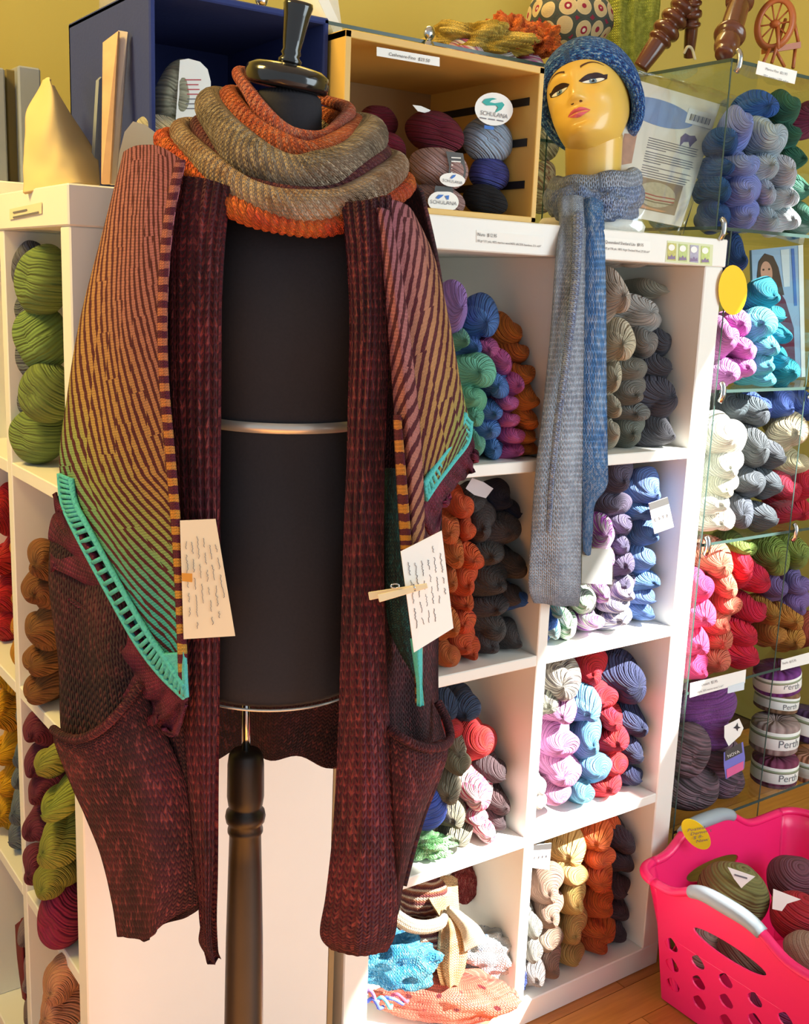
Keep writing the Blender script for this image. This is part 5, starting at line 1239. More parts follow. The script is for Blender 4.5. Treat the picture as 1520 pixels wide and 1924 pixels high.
def sc_(rows): return [[onY(*p) for p in r] for r in rows]
panel('scarf_tail', sc_([[(1048, 372, .03), (1076, 366, .012), (1102, 372, .03)], [(1050, 420, .005), (1075, 420, -.014), (1102, 420, .0)], [(1042, 500, -.016), (1073, 500, -.032), (1100, 500, -.018)], [(1034, 620, -.016), (1068, 620, -.034), (1098, 620, -.02)], [(1020, 760, -.016), (1058, 760, -.036), (1096, 760, -.02)], [(1004, 900, -.016), (1050, 900, -.038), (1094, 900, -.02)], [(996, 1020, -.016), (1044, 1020, -.038), (1092, 1020, -.02)], [(992, 1100, -.016), (1042, 1105, -.036), (1091, 1112, -.02)], [(1002, 1132, -.016), (1042, 1138, -.034), (1086, 1140, -.02)]]), MT['scarf_p'], sf, 22, 110, .011, lambda u, v: E_F * (.004 * math.sin(u * 12 + v)))
tube('tail_fold', [onY(1086, 400, -.02), onY(1082, 520, -.042), onY(1066, 660, -.044), onY(1048, 790, -.046), onY(1036, 900, -.046), onY(1030, 1000, -.044)], lambda t: .0085 - .004 * t, MT['scarf_g'], sf, 12, n=70)
panel('scarf_tail', sc_([[(1094, 376, .03), (1112, 370, .015), (1134, 380, .03)], [(1098, 430, .0), (1116, 430, -.012), (1136, 430, .0)], [(1098, 560, -.008), (1120, 560, -.02), (1139, 560, -.008)], [(1096, 720, -.008), (1120, 720, -.02), (1140, 720, -.008)], [(1094, 860, -.008), (1118, 860, -.02), (1142, 860, -.008)], [(1094, 910, -.008), (1118, 912, -.02), (1141, 912, -.008)], [(1094, 945, -.008), (1106, 950, -.016), (1118, 948, -.008)], [(1094, 1000, -.008), (1104, 1003, -.014), (1114, 1000, -.008)], [(1096, 1036, -.008), (1104, 1044, -.012), (1110, 1042, -.008)]]), MT['scarf_b'], sf, 18, 100, .010)
hc_ = [onY(1094, 1030, -.004), onY(1151, 1032, -.004), onY(1150, 1098, -.004), onY(1093, 1096, -.004)]
o = slab('price_card', hc_, .001, plain('grey_card', S(206, 204, 200), .5)); tag(o, 'small pale card in a clear sleeve hanging below the blue scarf tail', 'card')
slab('plastic_sleeve', [bil(hc_, -.03, -.05, .001), bil(hc_, 1.03, -.05, .001), bil(hc_, 1.03, 1.05, .001), bil(hc_, -.03, 1.05, .001)], .0004, MT['film'], o)

# ---------------------------------------------------------------- pattern package in a plastic bag
pk_ = thing('pattern_package', onY(1230, 430, .07), 'clear plastic bag with a printed knitting pattern, leaning behind the mannequin head', 'pattern')
KC = [onY(1190, 148, .14), onY(1353, 196, .14), onY(1280, 426, .06), onY(1140, 398, .06)]
MT['card'] = plain('pattern_card', S(236, 228, 210), .5, var=.02)
cd = slab('pattern_card', KC, .0015, MT['card'], pk_)
poly_on('blue_oval', KC, ell(.36, .20, .40, .10, 30, .02), plain('pattern_blue', S(120, 146, 190), .5), cd)
lbq = sub(KC, .66, .10, .98, .22, .0014); slab('barcode_label', lbq, .0004, MT['paper'], cd)
for k in range(16): poly_on('barcode_bar', lbq, [(.12 + k * .048, .35), (.12 + k * .048 + .014 + .014 * (k % 3 == 0), .35), (.12 + k * .048 + .014 + .014 * (k % 3 == 0), .78), (.12 + k * .048, .78)], MT['ink'], cd, .0008)
poly_on('sheep_logo', KC, [(.66, .34), (.70, .30), (.76, .31), (.82, .30), (.86, .33), (.83, .36), (.80, .40), (.77, .36), (.71, .37), (.68, .41)], plain('logo_violet', S(96, 74, 120), .5), cd)
rnk = random.Random(3)
for k in range(15):
    t = .40 + k * .0185 + (.012 if k > 4 else 0) + (.012 if k > 9 else 0)
    e = .93 if k not in (4, 9, 11) else .55
    poly_on('text_line', KC, [(.30, t), (e - rnk.uniform(0, .06), t), (e - rnk.uniform(0, .06), t + .006), (.30, t + .006)], MT['pencil'], cd)
PQ = sub(KC, .24, .70, .86, .93, .0010); slab('hat_photo', PQ, .0004, plain('photo_backdrop', S(150, 128, 104), .5, var=.2), cd)
poly_on('photo_hat', PQ, ell(.50, .48, .40, .40, 28), plain('photo_hat', S(190, 180, 150), .5, var=.3, scale=120), cd)
for k, (c, t) in enumerate((((166, 70, 72), .48), ((206, 190, 160), .54), ((160, 60, 66), .60), ((120, 110, 90), .68))):
    poly_on('photo_stripe', PQ, [(.10, t - .02), (.5, t + .03), (.90, t), (.90, t + .035), (.5, t + .065), (.10, t + .015)], plain('photo_stripe', S(*c), .5), cd, .0012)
poly_on('photo_skin', PQ, [(.04, .82), (.4, .92), (.8, .94), (.7, .99), (.04, .97)], plain('photo_skin', S(206, 150, 110), .5), cd, .0012)
poly_on('photo_side', KC, [(.02, .42), (.16, .40), (.17, .62), (.02, .66)], plain('photo_side', S(190, 140, 116), .5, var=.3, scale=60), cd)
panel('plastic_bag', [[onY(1180, 128, .13), onY(1260, 146, .115), onY(1340, 166, .12), onY(1406, 186, .135)], [onY(1178, 150, .125), onY(1262, 172, .105), onY(1345, 192, .11), onY(1398, 208, .13)], [onY(1160, 270, .10), onY(1232, 290, .07), onY(1300, 300, .08), onY(1352, 290, .10)], [onY(1145, 360, .06), onY(1216, 380, .03), onY(1280, 390, .045), onY(1308, 370, .06)], [onY(1132, 420, .04), onY(1200, 436, .02), onY(1260, 444, .03), onY(1284, 440, .045)]], MT['film'], pk_, 40, 50, 0, lambda u, v: E_F * (.007 * noise.noise(Vector((u * 5, v * 6, 1))) + .004 * noise.noise(Vector((u * 14, v * 9, 4)))))
# ---------------------------------------------------------------- spinning wheel on the glass shelving
def turned(a, b, r0, beads, nm, parent):
    a, b = Vector(a), Vector(b); Lg = (b - a).length
    prof = []
    for i in range(81):
        t = i / 80; r_ = r0 * (.85 + .25 * math.sin(PI * min(1, t * 1.4)))
        for c, w, k_ in beads: r_ += r0 * k_ * max(0, 1 - ((t - c) / w) ** 2) ** .5 if abs(t - c) < w else 0
        prof.append((r_, t * Lg))
    return lathe(nm, a, b - a, [(0, 0)] + prof + [(0, Lg)], MT['dark_wood'], parent, 24)
sw = thing('spinning_wheel', onY(1370, 95, .12), 'dark turned wooden spinning wheel legs standing on top of the glass shelving', 'spinning wheel')
gz = 1.801
def onz(px, py): return onZ(px, py, gz)
turned(onY(1203, 128, .36), onY(1320, -40, .30), .019, [(.32, .03, .3), (.42, .05, .5), (.55, .05, .55), (.68, .05, .55), (.80, .05, .5)], 'leg', sw)
turned(onY(1294, 108, .33), onY(1310, -60, .28), .0125, [(.38, .03, .4), (.5, .05, .5), (.62, .03, .4), (.74, .05, .5)], 'leg', sw)
turned(onY(1360, 103, .08), onY(1412, -70, .20), .0195, [(.1, .06, .25), (.2, .03, .5), (.56, .03, .4), (.63, .03, .4)], 'leg', sw)
q0, q1 = onY(1320, -48, .30), onY(1412, -70, .20)
box('bench', (min(q0.x, q1.x) - .06, .14, q0.z - .01), (max(q0.x, q1.x) + .10, .36, q0.z + .025), MT['dark_wood'], sw, .004)
tube('treadle_cord', [onY(1285, 100, .31), onY(1292, 88, .30), onY(1300, 92, .30), onY(1306, 112, .30)], .003, MT['cream_paper'], sw, 8, n=20)
mw = thing('miniature_spinning_wheel', onY(1465, 125, .10), 'small reddish wooden model spinning wheel on the glass shelf at top right', 'model')
wc = onY(1456, 45, .12); wr_ = 42 * depth(wc) / FPX
wa = (E_R * .8 + E_F * .25 + UP * .1).normalized(); wbx = UP
tube('wheel_rim', [wc + wa * (wr_ * .75 * math.cos(a)) + wbx * (wr_ * math.sin(a)) for a in [2 * PI * i / 40 for i in range(40)]], .0055, MT['red_wood'], mw, 10, closed=True, flat=1.6)
for k in range(10):
    a = 2 * PI * k / 10
    tube('spoke', [wc, wc + wa * (wr_ * .75 * math.cos(a)) + wbx * (wr_ * math.sin(a))], .0016, MT['red_wood'], mw, 6)
blob('hub', wc, .008, .012, .008, MT['red_wood'], mw, .0, seg=16, ringn=10)
bb = [onY(1440, 90, .13), onY(1505, 78, .10), onY(1505, 90, .10), onY(1440, 100, .13)]
slab('bench', bb, .02, MT['red_wood'], mw)
for a, b in (((1446, 92), (1434, 118)), ((1456, 92), (1474, 126)), ((1495, 84), (1490, 128)), ((1462, 40), (1462, 92)), ((1476, 36), (1450, 118)), ((1490, 30), (1500, 80))):
    tube('leg' if b[1] > 100 else 'upright', [onY(a[0], a[1], .115), onY(b[0], b[1], .105)], .0034, MT['red_wood'], mw, 8)
# price tag on the top glass shelf and small strips lower down
gt = slab('price_strip', [onY(1425, 114, -.003), onY(1498, 134, -.003), onY(1493, 158, -.003), onY(1420, 139, -.003)], .0008, MT['paper'], gl)
ptext('label_text', 'Merino Fine  $21.95', 1438, 131, 100, 26, 7, -.0045, MT['grey_ink'], gt, 42)
ptext('label_text', '75% merino / 25% nylon', 1434, 144, 100, 26, 7, -.0045, MT['grey_ink'], gt, 48)
gt = slab('price_strip', [onY(1297, 1284, -.003), onY(1402, 1258, -.003), onY(1400, 1283, -.003), onY(1296, 1311, -.003)], .0008, MT['paper'], gl)
ptext('label_text', 'Painted Desert  $2.95', 1300, 1294, 100, -25, 8, -.0045, MT['grey_ink'], gt, 50)
ptext('label_text', '50gr/100yds, 50% merino wool, 5 st/1"', 1300, 1305, 100, -25, 6, -.0045, MT['grey_ink'], gt, 62)
slab('price_sticker', [onY(1368, 1290, -.004), onY(1399, 1281, -.004), onY(1398, 1296, -.004), onY(1367, 1303, -.004)], .0004, plain('pale_blue_sticker', S(214, 226, 232), .6), gt)
gt = slab('price_strip', [onY(1468, 1240, -.003), onY(1535, 1222, -.003), onY(1535, 1243, -.003), onY(1467, 1260, -.003)], .0008, MT['paper'], gl)
ptext('label_text', 'Perth  $15.95', 1471, 1249, 100, -26, 7, -.0045, MT['grey_ink'], gt, 26)
dk = front_plate(1377, 545, -.006, eo(27, 47), MT['gold_sticker'], 'round_sticker', None, .001)
tag(dk, 'plain bright yellow round sticker on the glass cube beside the white unit', 'sticker')
# ---------------------------------------------------------------- magazine with a photo in the second glass cube
MG = [onY(1412, 470, .17), onY(1508, 460, .17), onY(1512, 708, .15), onY(1420, 716, .15)]
mgz = slab('magazine', MG, .006, plain('magazine_page', S(150, 176, 206), .35, var=.1)); tag(mgz, 'magazine with a photo of a person in a maroon sweater, behind teal skeins', 'magazine')
def pm(nm, c, pts, off=.001): return poly_on(nm, MG, pts, plain(nm, S(*c), .4), mgz, off)
pm('photo_window', (206, 214, 220), [(.55, .02), (.72, .02), (.72, .30), (.60, .30)]); pm('photo_blue', (70, 110, 186), [(.76, .02), (.82, .02), (.86, .45), (.80, .45)])
pm('photo_hair', (70, 50, 48), [(.08, .20), (.12, .09), (.24, .035), (.40, .06), (.50, .15), (.56, .28), (.60, .36), (.42, .36), (.30, .30), (.10, .30)], .0014)
pm('photo_neck', (178, 122, 102), [(.24, .24), (.38, .24), (.42, .33), (.22, .33)], .0017)
pm('photo_face', (200, 146, 124), ell(.26, .18, .115, .085, 20, .2), .0018); pm('photo_smile', (236, 226, 220), [(.20, .215), (.32, .21), (.27, .235)], .0022)
for e_ in (.20, .31): pm('photo_eye', (60, 44, 40), ell(e_, .155, .02, .008, 10), .0022)
pm('photo_sweater', (96, 30, 62), [(.10, .30), (.44, .28), (.62, .40), (.78, .62), (.80, .98), (.10, .98)], .0014)
pm('page_margin', (240, 240, 236), [(.90, .0), (1.0, .0), (1.0, 1.0), (.92, 1.0)], .0014)
# hanging printed board in the upper right cubby
QB = [onY(1262, 556, .10), onY(1322, 566, .03), onY(1296, 838, .02), onY(1248, 838, .10)]
qb = slab('sign_board', QB, .003, plain('dark_violet_card', S(74, 62, 74), .5)); tag(qb, 'tall printed cardboard sign standing right of the charcoal skeins', 'sign')
poly_on('pale_band', QB, [(.02, .10), (1.0, .16), (.96, .66), (.02, .66)], plain('pale_grey_print', S(196, 192, 196), .5), qb)
def vtext(s, u, v0, size, mat):
    a = bil(QB, u, v0, .0016); up = bil(QB, u, 0, .0016) - bil(QB, u, 1, .0016); rt_ = bil(QB, 0, v0, .0016) - bil(QB, 1, v0, .0016)
    text_on('sign_text', s, a, up, rt_, size, mat, qb)
vtext('ISLAND', .52, .66, .034, MT['grey_ink']); vtext('COLLECTION', .88, .72, .026, MT['ink']); vtext('N', .86, .12, .024, MT['paper']); vtext('Q', .5, .09, .02, MT['paper'])
# tags on skeins
def hang_tag(px0, px1, px2, px3, Y, par, lines, nm='skein_tag'):
    c = [onY(*p, Y) for p in (px0, px1, px2, px3)]
    t = slab(nm, c, .001, MT['paper'], par)
    slab('tag_band', sub(c, 0, .0, 1, .22, .0008), .0004, MT['dark_label'], t)
    xd = c[1] - c[0]; yd = c[0] - c[3]
    for k, s in enumerate(lines):
        text_on('tag_text', s, bil(c, .08, .42 + .2 * k, .0012), xd, yd, yd.length * .17, MT['ink'], t, fit=xd.length * .84)
    return t
def find(lab): return next(o for o in bpy.data.objects if str(o.get('label', '')).startswith(lab))
hang_tag((1219, 946), (1254, 934), (1266, 990), (1230, 1003), .0, find('topmost denim blue'), ['SHETLAND', 'LITE'])
hang_tag((1002, 1588), (1036, 1584), (1032, 1634), (996, 1630), .01, find('topmost straw yellow'), ['SHETLAND', 'LITE'])
lbl = find('topmost dark brown')
front_plate(893, 918, .03, [(-18, 0), (-6, -20), (16, -12), (34, 0), (20, 18), (-2, 12)], plain('grey_band', S(178, 170, 172), .6), 'paper_band', lbl)
lb1 = front_plate(1375, 1376, .005, [(-14, -12), (14, -26), (22, -8), (16, 6), (-6, 26), (-14, 10)], MT['paper'], 'paper_label', pf[1])
front_plate(1384, 1366, .004, [(-6, 2), (-1, -2), (2, -8), (3, -1), (8, 1), (3, 3), (2, 8), (-1, 3)], MT['ink'], 'star_print', lb1, .0003)
lb2 = front_plate(1380, 1428, .0, [(-20, -14), (16, -34), (20, -4), (18, 16), (-16, 36), (-20, 10)], plain('label_blue_violet', S(120, 120, 200), .6), 'paper_label', pv[1])
front_plate(1379, 1412, -.001, [(-16, -1), (14, -17), (16, 2), (-16, 18)], MT['dark_label'], 'label_block', lb2, .0003)
front_plate(1380, 1444, -.001, [(-15, 2), (17, -14), (17, 2), (-14, 18)], plain('label_pink', S(220, 100, 150), .6), 'label_block', lb2, .0003)
ptext('label_text', 'NOVA', 1368, 1424, 100, -46, 10, -.002, MT['paper'], lb2, 24)
# round cakes of yarn with paper bands
def cake(px, py, w, h, Y, col, label, tilt=0.0, txt='Perth'):
    p = onY(px, py, Y); d = depth(p); r_ = w * d / FPX / 2; hh = h * d / FPX * .8
    c = thing('yarn_cake', p - UP * hh / 2, label, 'yarn', 'banded yarn cakes behind the basket')
    c.rotation_euler = (0, tilt, 0)
    m = MT['yarn']
    base = p - UP * hh / 2
    A_ = (Vector((math.sin(tilt), 0, math.cos(tilt))))
    o = lathe('yarn_body', base, A_, [(0, .002), (r_ * .9, 0), (r_, hh * .08), (r_, hh * .9), (r_ * .9, hh), (r_ * .3, hh * 1.0), (r_ * .16, hh * .9), (0, hh * .9)], m, c, 40); o.color = S(*col)
    bd = lathe('paper_band', base, A_, [(r_ * 1.008, hh * .22), (r_ * 1.02, hh * .24), (r_ * 1.02, hh * .78), (r_ * 1.008, hh * .80)], MT['paper'], c, 40)
    # curved lettering on the side facing the camera
    cu = bpy.data.curves.new('t', 'FONT'); cu.body = txt; cu.size = hh * .36; cu.align_x = 'CENTER'
    tmp = bpy.data.objects.new('t', cu); me = bpy.data.meshes.new_from_object(tmp); bpy.data.objects.remove(tmp); bpy.data.curves.remove(cu)
    a0 = math.atan2(-.80, -.45) + .25
    for v in me.vertices:
        a = a0 + v.co.x / r_
        v.co = base + Vector((math.cos(a) * r_ * 1.03, math.sin(a) * r_ * 1.03, hh * .33 + v.co.y)) + Vector((math.sin(tilt) * hh * .4, 0, 0))
    obj('band_text', me, MT['grey_ink'], bd, False)
    lathe('green_stripe', base, A_, [(r_ * 1.0215, hh * .60), (r_ * 1.0225, hh * .60), (r_ * 1.0225, hh * .70), (r_ * 1.0215, hh * .70)], plain('sage_print', S(150, 160, 130), .6), bd, 40)
    return c
cake(1455, 1442, 84, 66, .06, (118, 52, 78), 'plum yarn cake with white paper band, bottom of its stack behind the basket')
cake(1455, 1378, 88, 72, .06, (158, 134, 128), 'taupe yarn cake with white paper band, above the plum cake')
cake(1458, 1312, 80, 50, .10, (132, 96, 70), 'brown striped yarn cake at the back of the low glass shelf', .1)
cake(1462, 1272, 86, 56, .05, (110, 50, 120), 'purple yarn cake with white paper band, topmost on the low glass shelf', -.15)
cake(1524, 1436, 78, 62, .06, (206, 140, 110), 'peach yarn cake with white paper band at the right edge')
cake(1520, 1362, 86, 72, .06, (70, 44, 78), 'dark violet yarn cake with tilted white band at the right edge', .2)
# ---------------------------------------------------------------- knit bundles in the lower cubbies
def heapk(name, rows, mat, label, cat='knitwear', thick=.008, fold=None, nu=50, nv=50):
    o = panel(name, [[onY(*p) for p in r] for r in rows], mat, None, nu, nv, thick, fold); tag(o, label, cat); return o
MT['k_green'] = kmat('green_lace', (96, 176, 96), (150, 206, 140), (206, 232, 200))
MT['k_blue'] = kmat('aqua_lace', (30, 120, 168), (70, 160, 200), (140, 200, 226))
def holes(c1, c2, hole):
    def f(nt, U, V, uv):
        mpn = N(nt, 'ShaderNodeMapping'); L(nt, uv.outputs[0], mpn.inputs[0]); mpn.inputs['Scale'].default_value = (34, 34, 1); mpn.inputs['Rotation'].default_value = (0, 0, .6)
        vo = N(nt, 'ShaderNodeTexVoronoi'); vo.inputs['Scale'].default_value = 1.0; vo.inputs['Randomness'].default_value = .3; L(nt, mpn.outputs[0], vo.inputs['Vector'])
        no = N(nt, 'ShaderNodeTexNoise'); no.inputs['Scale'].default_value = 20; L(nt, uv.outputs[0], no.inputs['Vector'])
        c = RAMP(nt, no.outputs[0], [(.4, S(*c1)), (.6, S(*c2))])
        return MIX(nt, RAMP(nt, vo.outputs['Distance'], [(.13, (1, 1, 1, 1)), (.19, (0, 0, 0, 1))]), c, S(*hole))
    return f
MT['k_coral'] = knit('coral_eyelet_knit', holes((206, 92, 72), (226, 124, 100), (120, 36, 40)), 240, 220, .9, .004)
MT['k_white'] = knit('white_open_knit', holes((200, 208, 210), (232, 232, 226), (120, 140, 170)), 240, 220, .9, .004)
MT['k_rust'] = knit('striped_rust_knit', lambda nt, U, V, uv: RAMP(nt, M(nt, 'FRACT', M(nt, 'MULTIPLY', V, 70)), [(.0, S(110, 54, 40)), (.3, S(150, 84, 56)), (.5, S(206, 180, 150)), (.75, S(96, 40, 40))]), 240, 220, .8, .003)
MT['k_tan'] = kmat('tan_knit', (190, 148, 96), (214, 176, 126))
MT['k_cream'] = kmat('cream_knit', (214, 196, 160), (232, 218, 190))
MT['k_navy'] = kmat('navy_knit', (40, 54, 110), (70, 86, 150))
rip = lambda a, fu, fv: (lambda u, v: E_F * (a * math.sin(u * fu + 3 * v)) + UP * (a * .8 * math.sin(v * fv + u * 4)))
zr3 = .402
def lay(name, px, py, w, h, Y, mat, label, seed, amp=.25, freq=2.2, dk=.9):
    p = onY(px, py, Y); d = depth(p); rx = w * d / FPX / 2; rz = h * d / FPX / 2
    o = blob(name, p + Vector((.2, .8, 0)) * (rx * dk * .5), rx, rx * dk * .6, rz, mat, None, amp, freq, seed, 64, 40, (E_R, -E_F, UP), .85)
    tag(o, label, 'knitwear'); return o
lay('lace_scarf', 800, 1598, 110, 44, .03, MT['k_green'], 'crumpled green and white lace scarf on the third shelf', 3, .35, 3)
lay('lace_shawl', 752, 1820, 150, 110, .03, MT['k_blue'], 'bright aqua lace shawl heaped in the bottom left cubby', 12, .25, 2.6)
lay('lace_shawl', 850, 1890, 270, 96, .02, MT['k_coral'], 'coral pink eyelet shawl spread along the bottom left cubby', 14, .14, 2.2, .6)
lay('open_scarf', 915, 1805, 130, 100, .04, MT['k_white'], 'white and pale blue openwork scarf bundled above the coral shawl', 16, .22, 2.4)
lay('knit_edge', 975, 1845, 40, 46, .02, MT['k_navy'], 'navy knitted bobble at the right end of the coral shawl', 18, .2, 2)
lay('knit_edge', 968, 1892, 46, 40, .02, MT['k_navy'], 'lower navy knitted bobble hanging by the divider', 19, .2, 2)
lay('striped_hank', 800, 1690, 96, 100, .07, MT['k_rust'], 'brown and cream striped knitted roll at the back of the bottom left cubby', 22, .12, 1.6)
lay('striped_hank', 795, 1770, 100, 76, .05, MT['k_rust'], 'lower brown and cream striped knitted roll above the aqua shawl', 23, .12, 1.6)
tube_o = tube('knit_band', [onY(740, 1720, .03), onY(770, 1738, .02), onY(800, 1742, .015), onY(828, 1734, .02), onY(836, 1718, .03)], .009, MT['k_cream'], None, 12, n=40, flat=1.5)
tag(tube_o, 'cream knitted cord looped over the striped rolls', 'knitwear')
pp_ = heapk('tied_scarf', [[(790, 1650, .10), (830, 1645, .09), (860, 1648, .10)], [(806, 1690, .06), (836, 1690, .05), (862, 1690, .06)], [(828, 1728, .025), (846, 1728, .015), (866, 1726, .025)], [(828, 1760, .025), (850, 1765, .012), (880, 1760, .02)], [(826, 1810, .03), (850, 1815, .015), (876, 1812, .03)], [(836, 1850, .03), (850, 1856, .02), (866, 1852, .03)]], MT['k_tan'], 'tan knitted scarf tied in a bow in front of the striped rolls', 'scarf', .008, rip(.003, 14, 5), 30, 50)
panel('scarf_end', [[onY(838, 1712, .02), onY(850, 1706, .012), onY(866, 1712, .02)], [onY(864, 1750, .01), onY(880, 1738, -.002), onY(900, 1740, .01)], [onY(872, 1790, .012), onY(900, 1776, .0), onY(918, 1770, .012)]], MT['k_cream'], pp_, 16, 24, .010)
lay('rust_skein', 876, 1668, 60, 80, .14, kmat('brick_knit', (130, 40, 44), (160, 60, 60), (196, 120, 110)), 'brick red yarn hank behind the tan scarf', 31, .14, 2)
lay('brown_hank', 915, 1690, 50, 110, .13, MT['k_rust'], 'brown striped yarn hank against the divider in the bottom left cubby', 33, .2, 2.4)
rng = random.Random(9)
for k, (x, y, c, nm) in enumerate(((706, 1888, (70, 90, 190), 'blue'), (722, 1882, (90, 190, 180), 'aqua'), (740, 1880, (80, 96, 200), 'cornflower'), (700, 1872, (150, 110, 180), 'lilac'), (752, 1876, (190, 70, 90), 'rose'))):
    o = tube('knit_fringe', [onY(x - 16, y - 6 + 5 * (k % 2), .01), onY(x - 6, y - 12 + 4 * (k % 3), .0), onY(x + 2, y - 2, -.002), onY(x + 6 + 5 * (k % 3), y + 6 + 6 * (k % 2), .0), onY(x + 14, y + 4, .004)], .0032, plain('fringe_' + nm, S(*c), .85, bump=.5, scale=300), None, 8, n=20); tag(o, nm + ' knitted fringe strand on the aqua shawl', 'fringe')
# dark red garment seen low at the far left
o = panel('hanging_strap', [[onX(28, 1738, XL + .02), onX(38, 1730, XL + .01), onX(48, 1724, XL + .02)], [onX(32, 1800, XL + .02), onX(42, 1800, XL + .01), onX(50, 1800, XL + .02)], [onX(42, 1876, XL + .02), onX(48, 1880, XL + .01), onX(54, 1880, XL + .02)]], plain('dark_red_cloth', S(110, 22, 34), .9, bump=.3, scale=200), None, 8, 30, .004)
tag(o, 'dark red cloth strap hanging in the lowest far left cubby', 'strap')
# ---------------------------------------------------------------- pink laundry basket
from mathutils.geometry import tessellate_polygon
bk = thing('laundry_basket', (.9, -.33, 0), 'hot pink plastic laundry basket with teardrop holes and grey grips', 'basket')
RX0, RX1, RY0, RY1, RZ = .655, 1.16, -.66, -.04, .272
IN = .050
def wall_pt(side, s, t):
    """s along the side 0..1, t 0 bottom .. 1 rim; returns (point)"""
    k_ = IN * (1 - t); z = RZ * t + .004
    if side == 'L': return Vector((RX0 + k_, RY1 - .05 - s * (RY1 - RY0 - .10), z))
    if side == 'B': return Vector((RX0 + .05 + s * (RX1 - RX0 - .10), RY1 - k_, z))
    if side == 'R': return Vector((RX1 - k_, RY1 - .05 - s * (RY1 - RY0 - .10), z))
    return Vector((RX0 + .05 + s * (RX1 - RX0 - .10), RY0 + k_, z))
def tear(cx, cy, w, h, n=16, lean=0.0):
    P = []
    for i in range(n):
        a = 2 * PI * i / n
        x = math.sin(a) * w * (1 - .55 * max(0, math.cos(a)) ** 1.2); y = math.cos(a) * h
        P.append((cx + x + lean * y, cy + y))
    return P
def basket_wall(side, Ls, handle):
    rows = []
    hs = []
    nx = max(3, int(Ls / .062))
    for r_, ty in enumerate((.20, .37, .54)):
        for q in range(nx):
            s = (q + .5) / nx
            hs.append(tear(s, ty + .0, .0165 / Ls, .058))
    top = [(0, 1.0)]
    hw = .082 / Ls
    hc = handle
    hand = [(hc + hw * math.cos(a) * (1.0), .80 + .075 * math.sin(a) * (1 if math.sin(a) < 0 else .8)) for a in [2 * PI * i / 26 for i in range(26)]]
    hs.append(hand)
    # holes too close to the handle stay out
    hs = [h_ for h_ in hs[:-1] if not (abs(sum(p[0] for p in h_) / len(h_) - hc) < hw * 1.1 and max(p[1] for p in h_) > .70)] + [hand]
    nt2 = 40
    bump_ = lambda s: 1.0 + .16 * math.exp(-((s - hc) / (hw * 1.25)) ** 4)
    outer = [(i / nt2, 0.0) for i in range(nt2 + 1)] + [(1 - i / nt2, bump_(1 - i / nt2)) for i in range(nt2 + 1)]
    loops = [outer] + hs
    flat = [p for l_ in loops for p in l_]
    tris = tessellate_polygon([[Vector((s * Ls, t * RZ, 0)) for s, t in l_] for l_ in loops])
    o = obj('basket_wall', mesh('wall', [wall_pt(side, s, t) for s, t in flat], [tuple(t) for t in tris]), MT['pink'], bk, False)
    mod_solid(o, .0035, 0)
    # rolled rim with the raised handle
    out = {'L': Vector((-1, 0, 0)), 'R': Vector((1, 0, 0)), 'B': Vector((0, 1, 0)), 'F': Vector((0, -1, 0))}[side]
    tube('rim', [wall_pt(side, i / 40, bump_(i / 40)) + out * .006 for i in range(41)], .0105, MT['pink'], bk, 12, flat=.8, flatdir=UP)
    tube('grip', [wall_pt(side, hc + hw * (-.95 + 1.9 * i / 16), bump_(hc + hw * (-.95 + 1.9 * i / 16))) + out * .007 for i in range(17)], lambda t: .0135 + .003 * math.sin(PI * t), MT['grip'], bk, 14, flat=.9, flatdir=UP)
    return bump_
LL_, LB_ = RY1 - RY0 - .10, RX1 - RX0 - .10
basket_wall('L', LL_, .33); basket_wall('B', LB_, .42); basket_wall('R', LL_, .4); basket_wall('F', LB_, .5)
def corner(cx, cy, a0):
    vs = []
    for j in range(9):
        t = j / 8; k_ = IN * (1 - t)
        for i in range(9):
            a = a0 + (PI / 2) * i / 8
            vs.append(Vector((cx, cy, 0)) + Vector((math.cos(a), math.sin(a), 0)) * (.05 - 0) + Vector((math.copysign(k_, .9 - cx) * -1 if False else (k_ if cx < .9 else -k_), (k_ if cy < -.33 else -k_), RZ * t + .004)))
    o = obj('basket_corner', mesh('corner', vs, [(j * 9 + i, j * 9 + i + 1, (j + 1) * 9 + i + 1, (j + 1) * 9 + i) for j in range(8) for i in range(8)]), MT['pink'], bk); mod_solid(o, .0035, 0)
    tube('rim', [Vector((cx, cy, RZ + .004)) + Vector((math.cos(a0 + PI / 2 * i / 10), math.sin(a0 + PI / 2 * i / 10), 0)) * .056 for i in range(11)], .0105, MT['pink'], bk, 12, flat=.8, flatdir=UP)
corner(RX0 + .05, RY1 - .05, PI / 2); corner(RX1 - .05, RY1 - .05, 0); corner(RX0 + .05, RY0 + .05, PI); corner(RX1 - .05, RY0 + .05, 1.5 * PI)
box('basket_floor', (RX0 + IN, RY0 + IN, .002), (RX1 - IN, RY1 - IN, .007), MT['pink'], bk, .001)
sd = onY(1308, 1568, -.075)
sa = (E_R * 1.0).normalized(); sb = (UP * .92 + E_F * .38).normalized()
srad = 33 * depth(sd) / FPX
n_ = 36
vs = []
for th in (0, .001):
    for i in range(n_):
        a = 2 * PI * i / n_
        rot = -.35
        x, y = srad * .92 * math.cos(a), srad * 1.32 * math.sin(a)
        vs.append(sd + sa * (x * math.cos(rot) - y * math.sin(rot) * -1) + sb * (y * math.cos(rot) + x * math.sin(rot)) + sa.cross(sb) * -th)
stk = obj('yellow_note', mesh('note', vs, [tuple(range(n_)), tuple(range(n_, 2 * n_))[::-1]] + [(i, n_ + i, n_ + (i + 1) % n_, (i + 1) % n_) for i in range(n_)]), MT['yellow'], None, False)
tag(stk, 'round yellow handwritten price note stuck on the pink basket rim', 'sticker')
nn_ = sa.cross(sb)
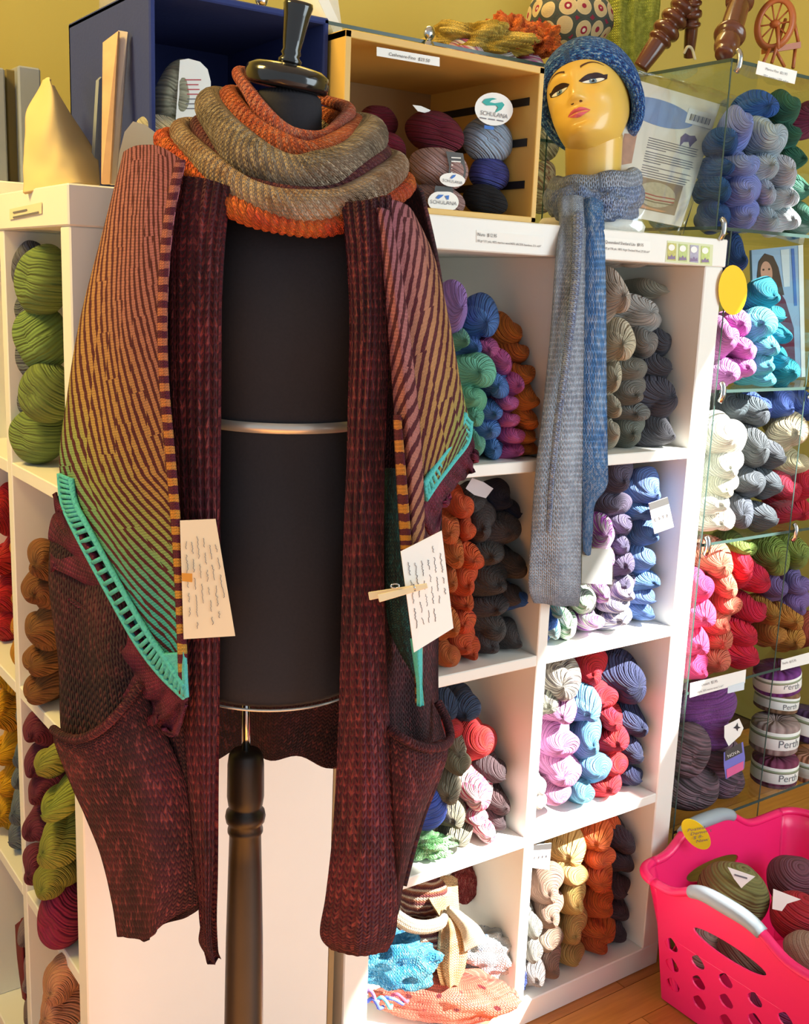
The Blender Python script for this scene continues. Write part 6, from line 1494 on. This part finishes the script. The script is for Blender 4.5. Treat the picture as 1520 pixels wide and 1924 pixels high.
if nn_.dot(CP - sd) < 0: nn_ = -nn_
for k, s in enumerate(('Posted', 'Demer’t', '$ 8-', 'New')):
    tdir = (sa * .93 + sb * .34).normalized(); tup = (sb * .93 - sa * .34).normalized()
    text_on('note_text', s, sd + nn_ * .0018 + tup * (srad * (.42 - .36 * k)) - tdir * (srad * (.45 - .1 * k)), tdir, tup, srad * .36, MT['pencil'], stk, .3)
Bk = 'inside the pink basket'
def bball(px, py, w, h, Z, col, label, v=1, mat='yarn'):
    p = onZ(px, py, Z); d = depth(p); rx = w * d / FPX / 2; rz = h * d / FPX / 2
    o = bpy.data.objects.new('yarn_ball', sk_mesh('ball', v, mat)); COL.objects.link(o)
    o.location = p; o.scale = (rx, (rx + rz) / 2, rz); o.rotation_euler = (0.2, .3, math.radians(-30)); o.color = S(*col); tag(o, label, 'yarn'); return o
k1 = bball(1378, 1680, 138, 116, .20, (126, 124, 74), 'large olive green yarn ball with white label ' + Bk, 3)
k2 = bball(1490, 1655, 100, 94, .20, (112, 66, 78), 'dusty maroon yarn ball ' + Bk + ' at right', 1)
k3 = bball(1496, 1722, 100, 90, .19, (168, 30, 42), 'bright red yarn ball ' + Bk + ' near the front rim', 2)
k4 = bball(1520, 1790, 100, 70, .17, (170, 136, 112), 'fluffy tan yarn ball ' + Bk + ' below the red ball', 4, 'yarn_f')
bball(1400, 1800, 110, 90, .12, (110, 84, 70), 'brown yarn ball low ' + Bk + ' seen through the holes', 0)
bball(1320, 1790, 100, 90, .10, (150, 130, 120), 'beige yarn ball at the bottom ' + Bk + ' beside the corner', 2)
bball(1470, 1890, 120, 100, .10, (130, 60, 110), 'plum yarn ball at the bottom ' + Bk + ' behind the front holes', 3)
def cam_plate(px, py, d, pts, mat, nm, par):
    P = [at(px + a, py + b, d) for a, b in pts]; n = len(P)
    vs = P + [p + CF * .0008 for p in P]
    return obj(nm, mesh(nm, vs, [tuple(range(n)), tuple(range(n, 2 * n))[::-1]] + [(i, n + i, n + (i + 1) % n, (i + 1) % n) for i in range(n)]), mat, par, False)
l1 = cam_plate(1393, 1645, depth(k1.location) - .062, [(-26, -16), (26, 2), (6, 18), (0, 24), (-14, 6)], MT['paper'], 'paper_label', k1)
cam_plate(1392, 1646, depth(k1.location) - .063, [(-12, -4), (12, 3), (12, 6), (-12, -1)], MT['grey_ink'], 'label_print', l1)
l2 = cam_plate(1475, 1694, depth(k3.location) - .05, [(-22, -24), (30, -4), (4, 4), (-6, 18), (-24, 14)], MT['paper'], 'paper_label', k3)
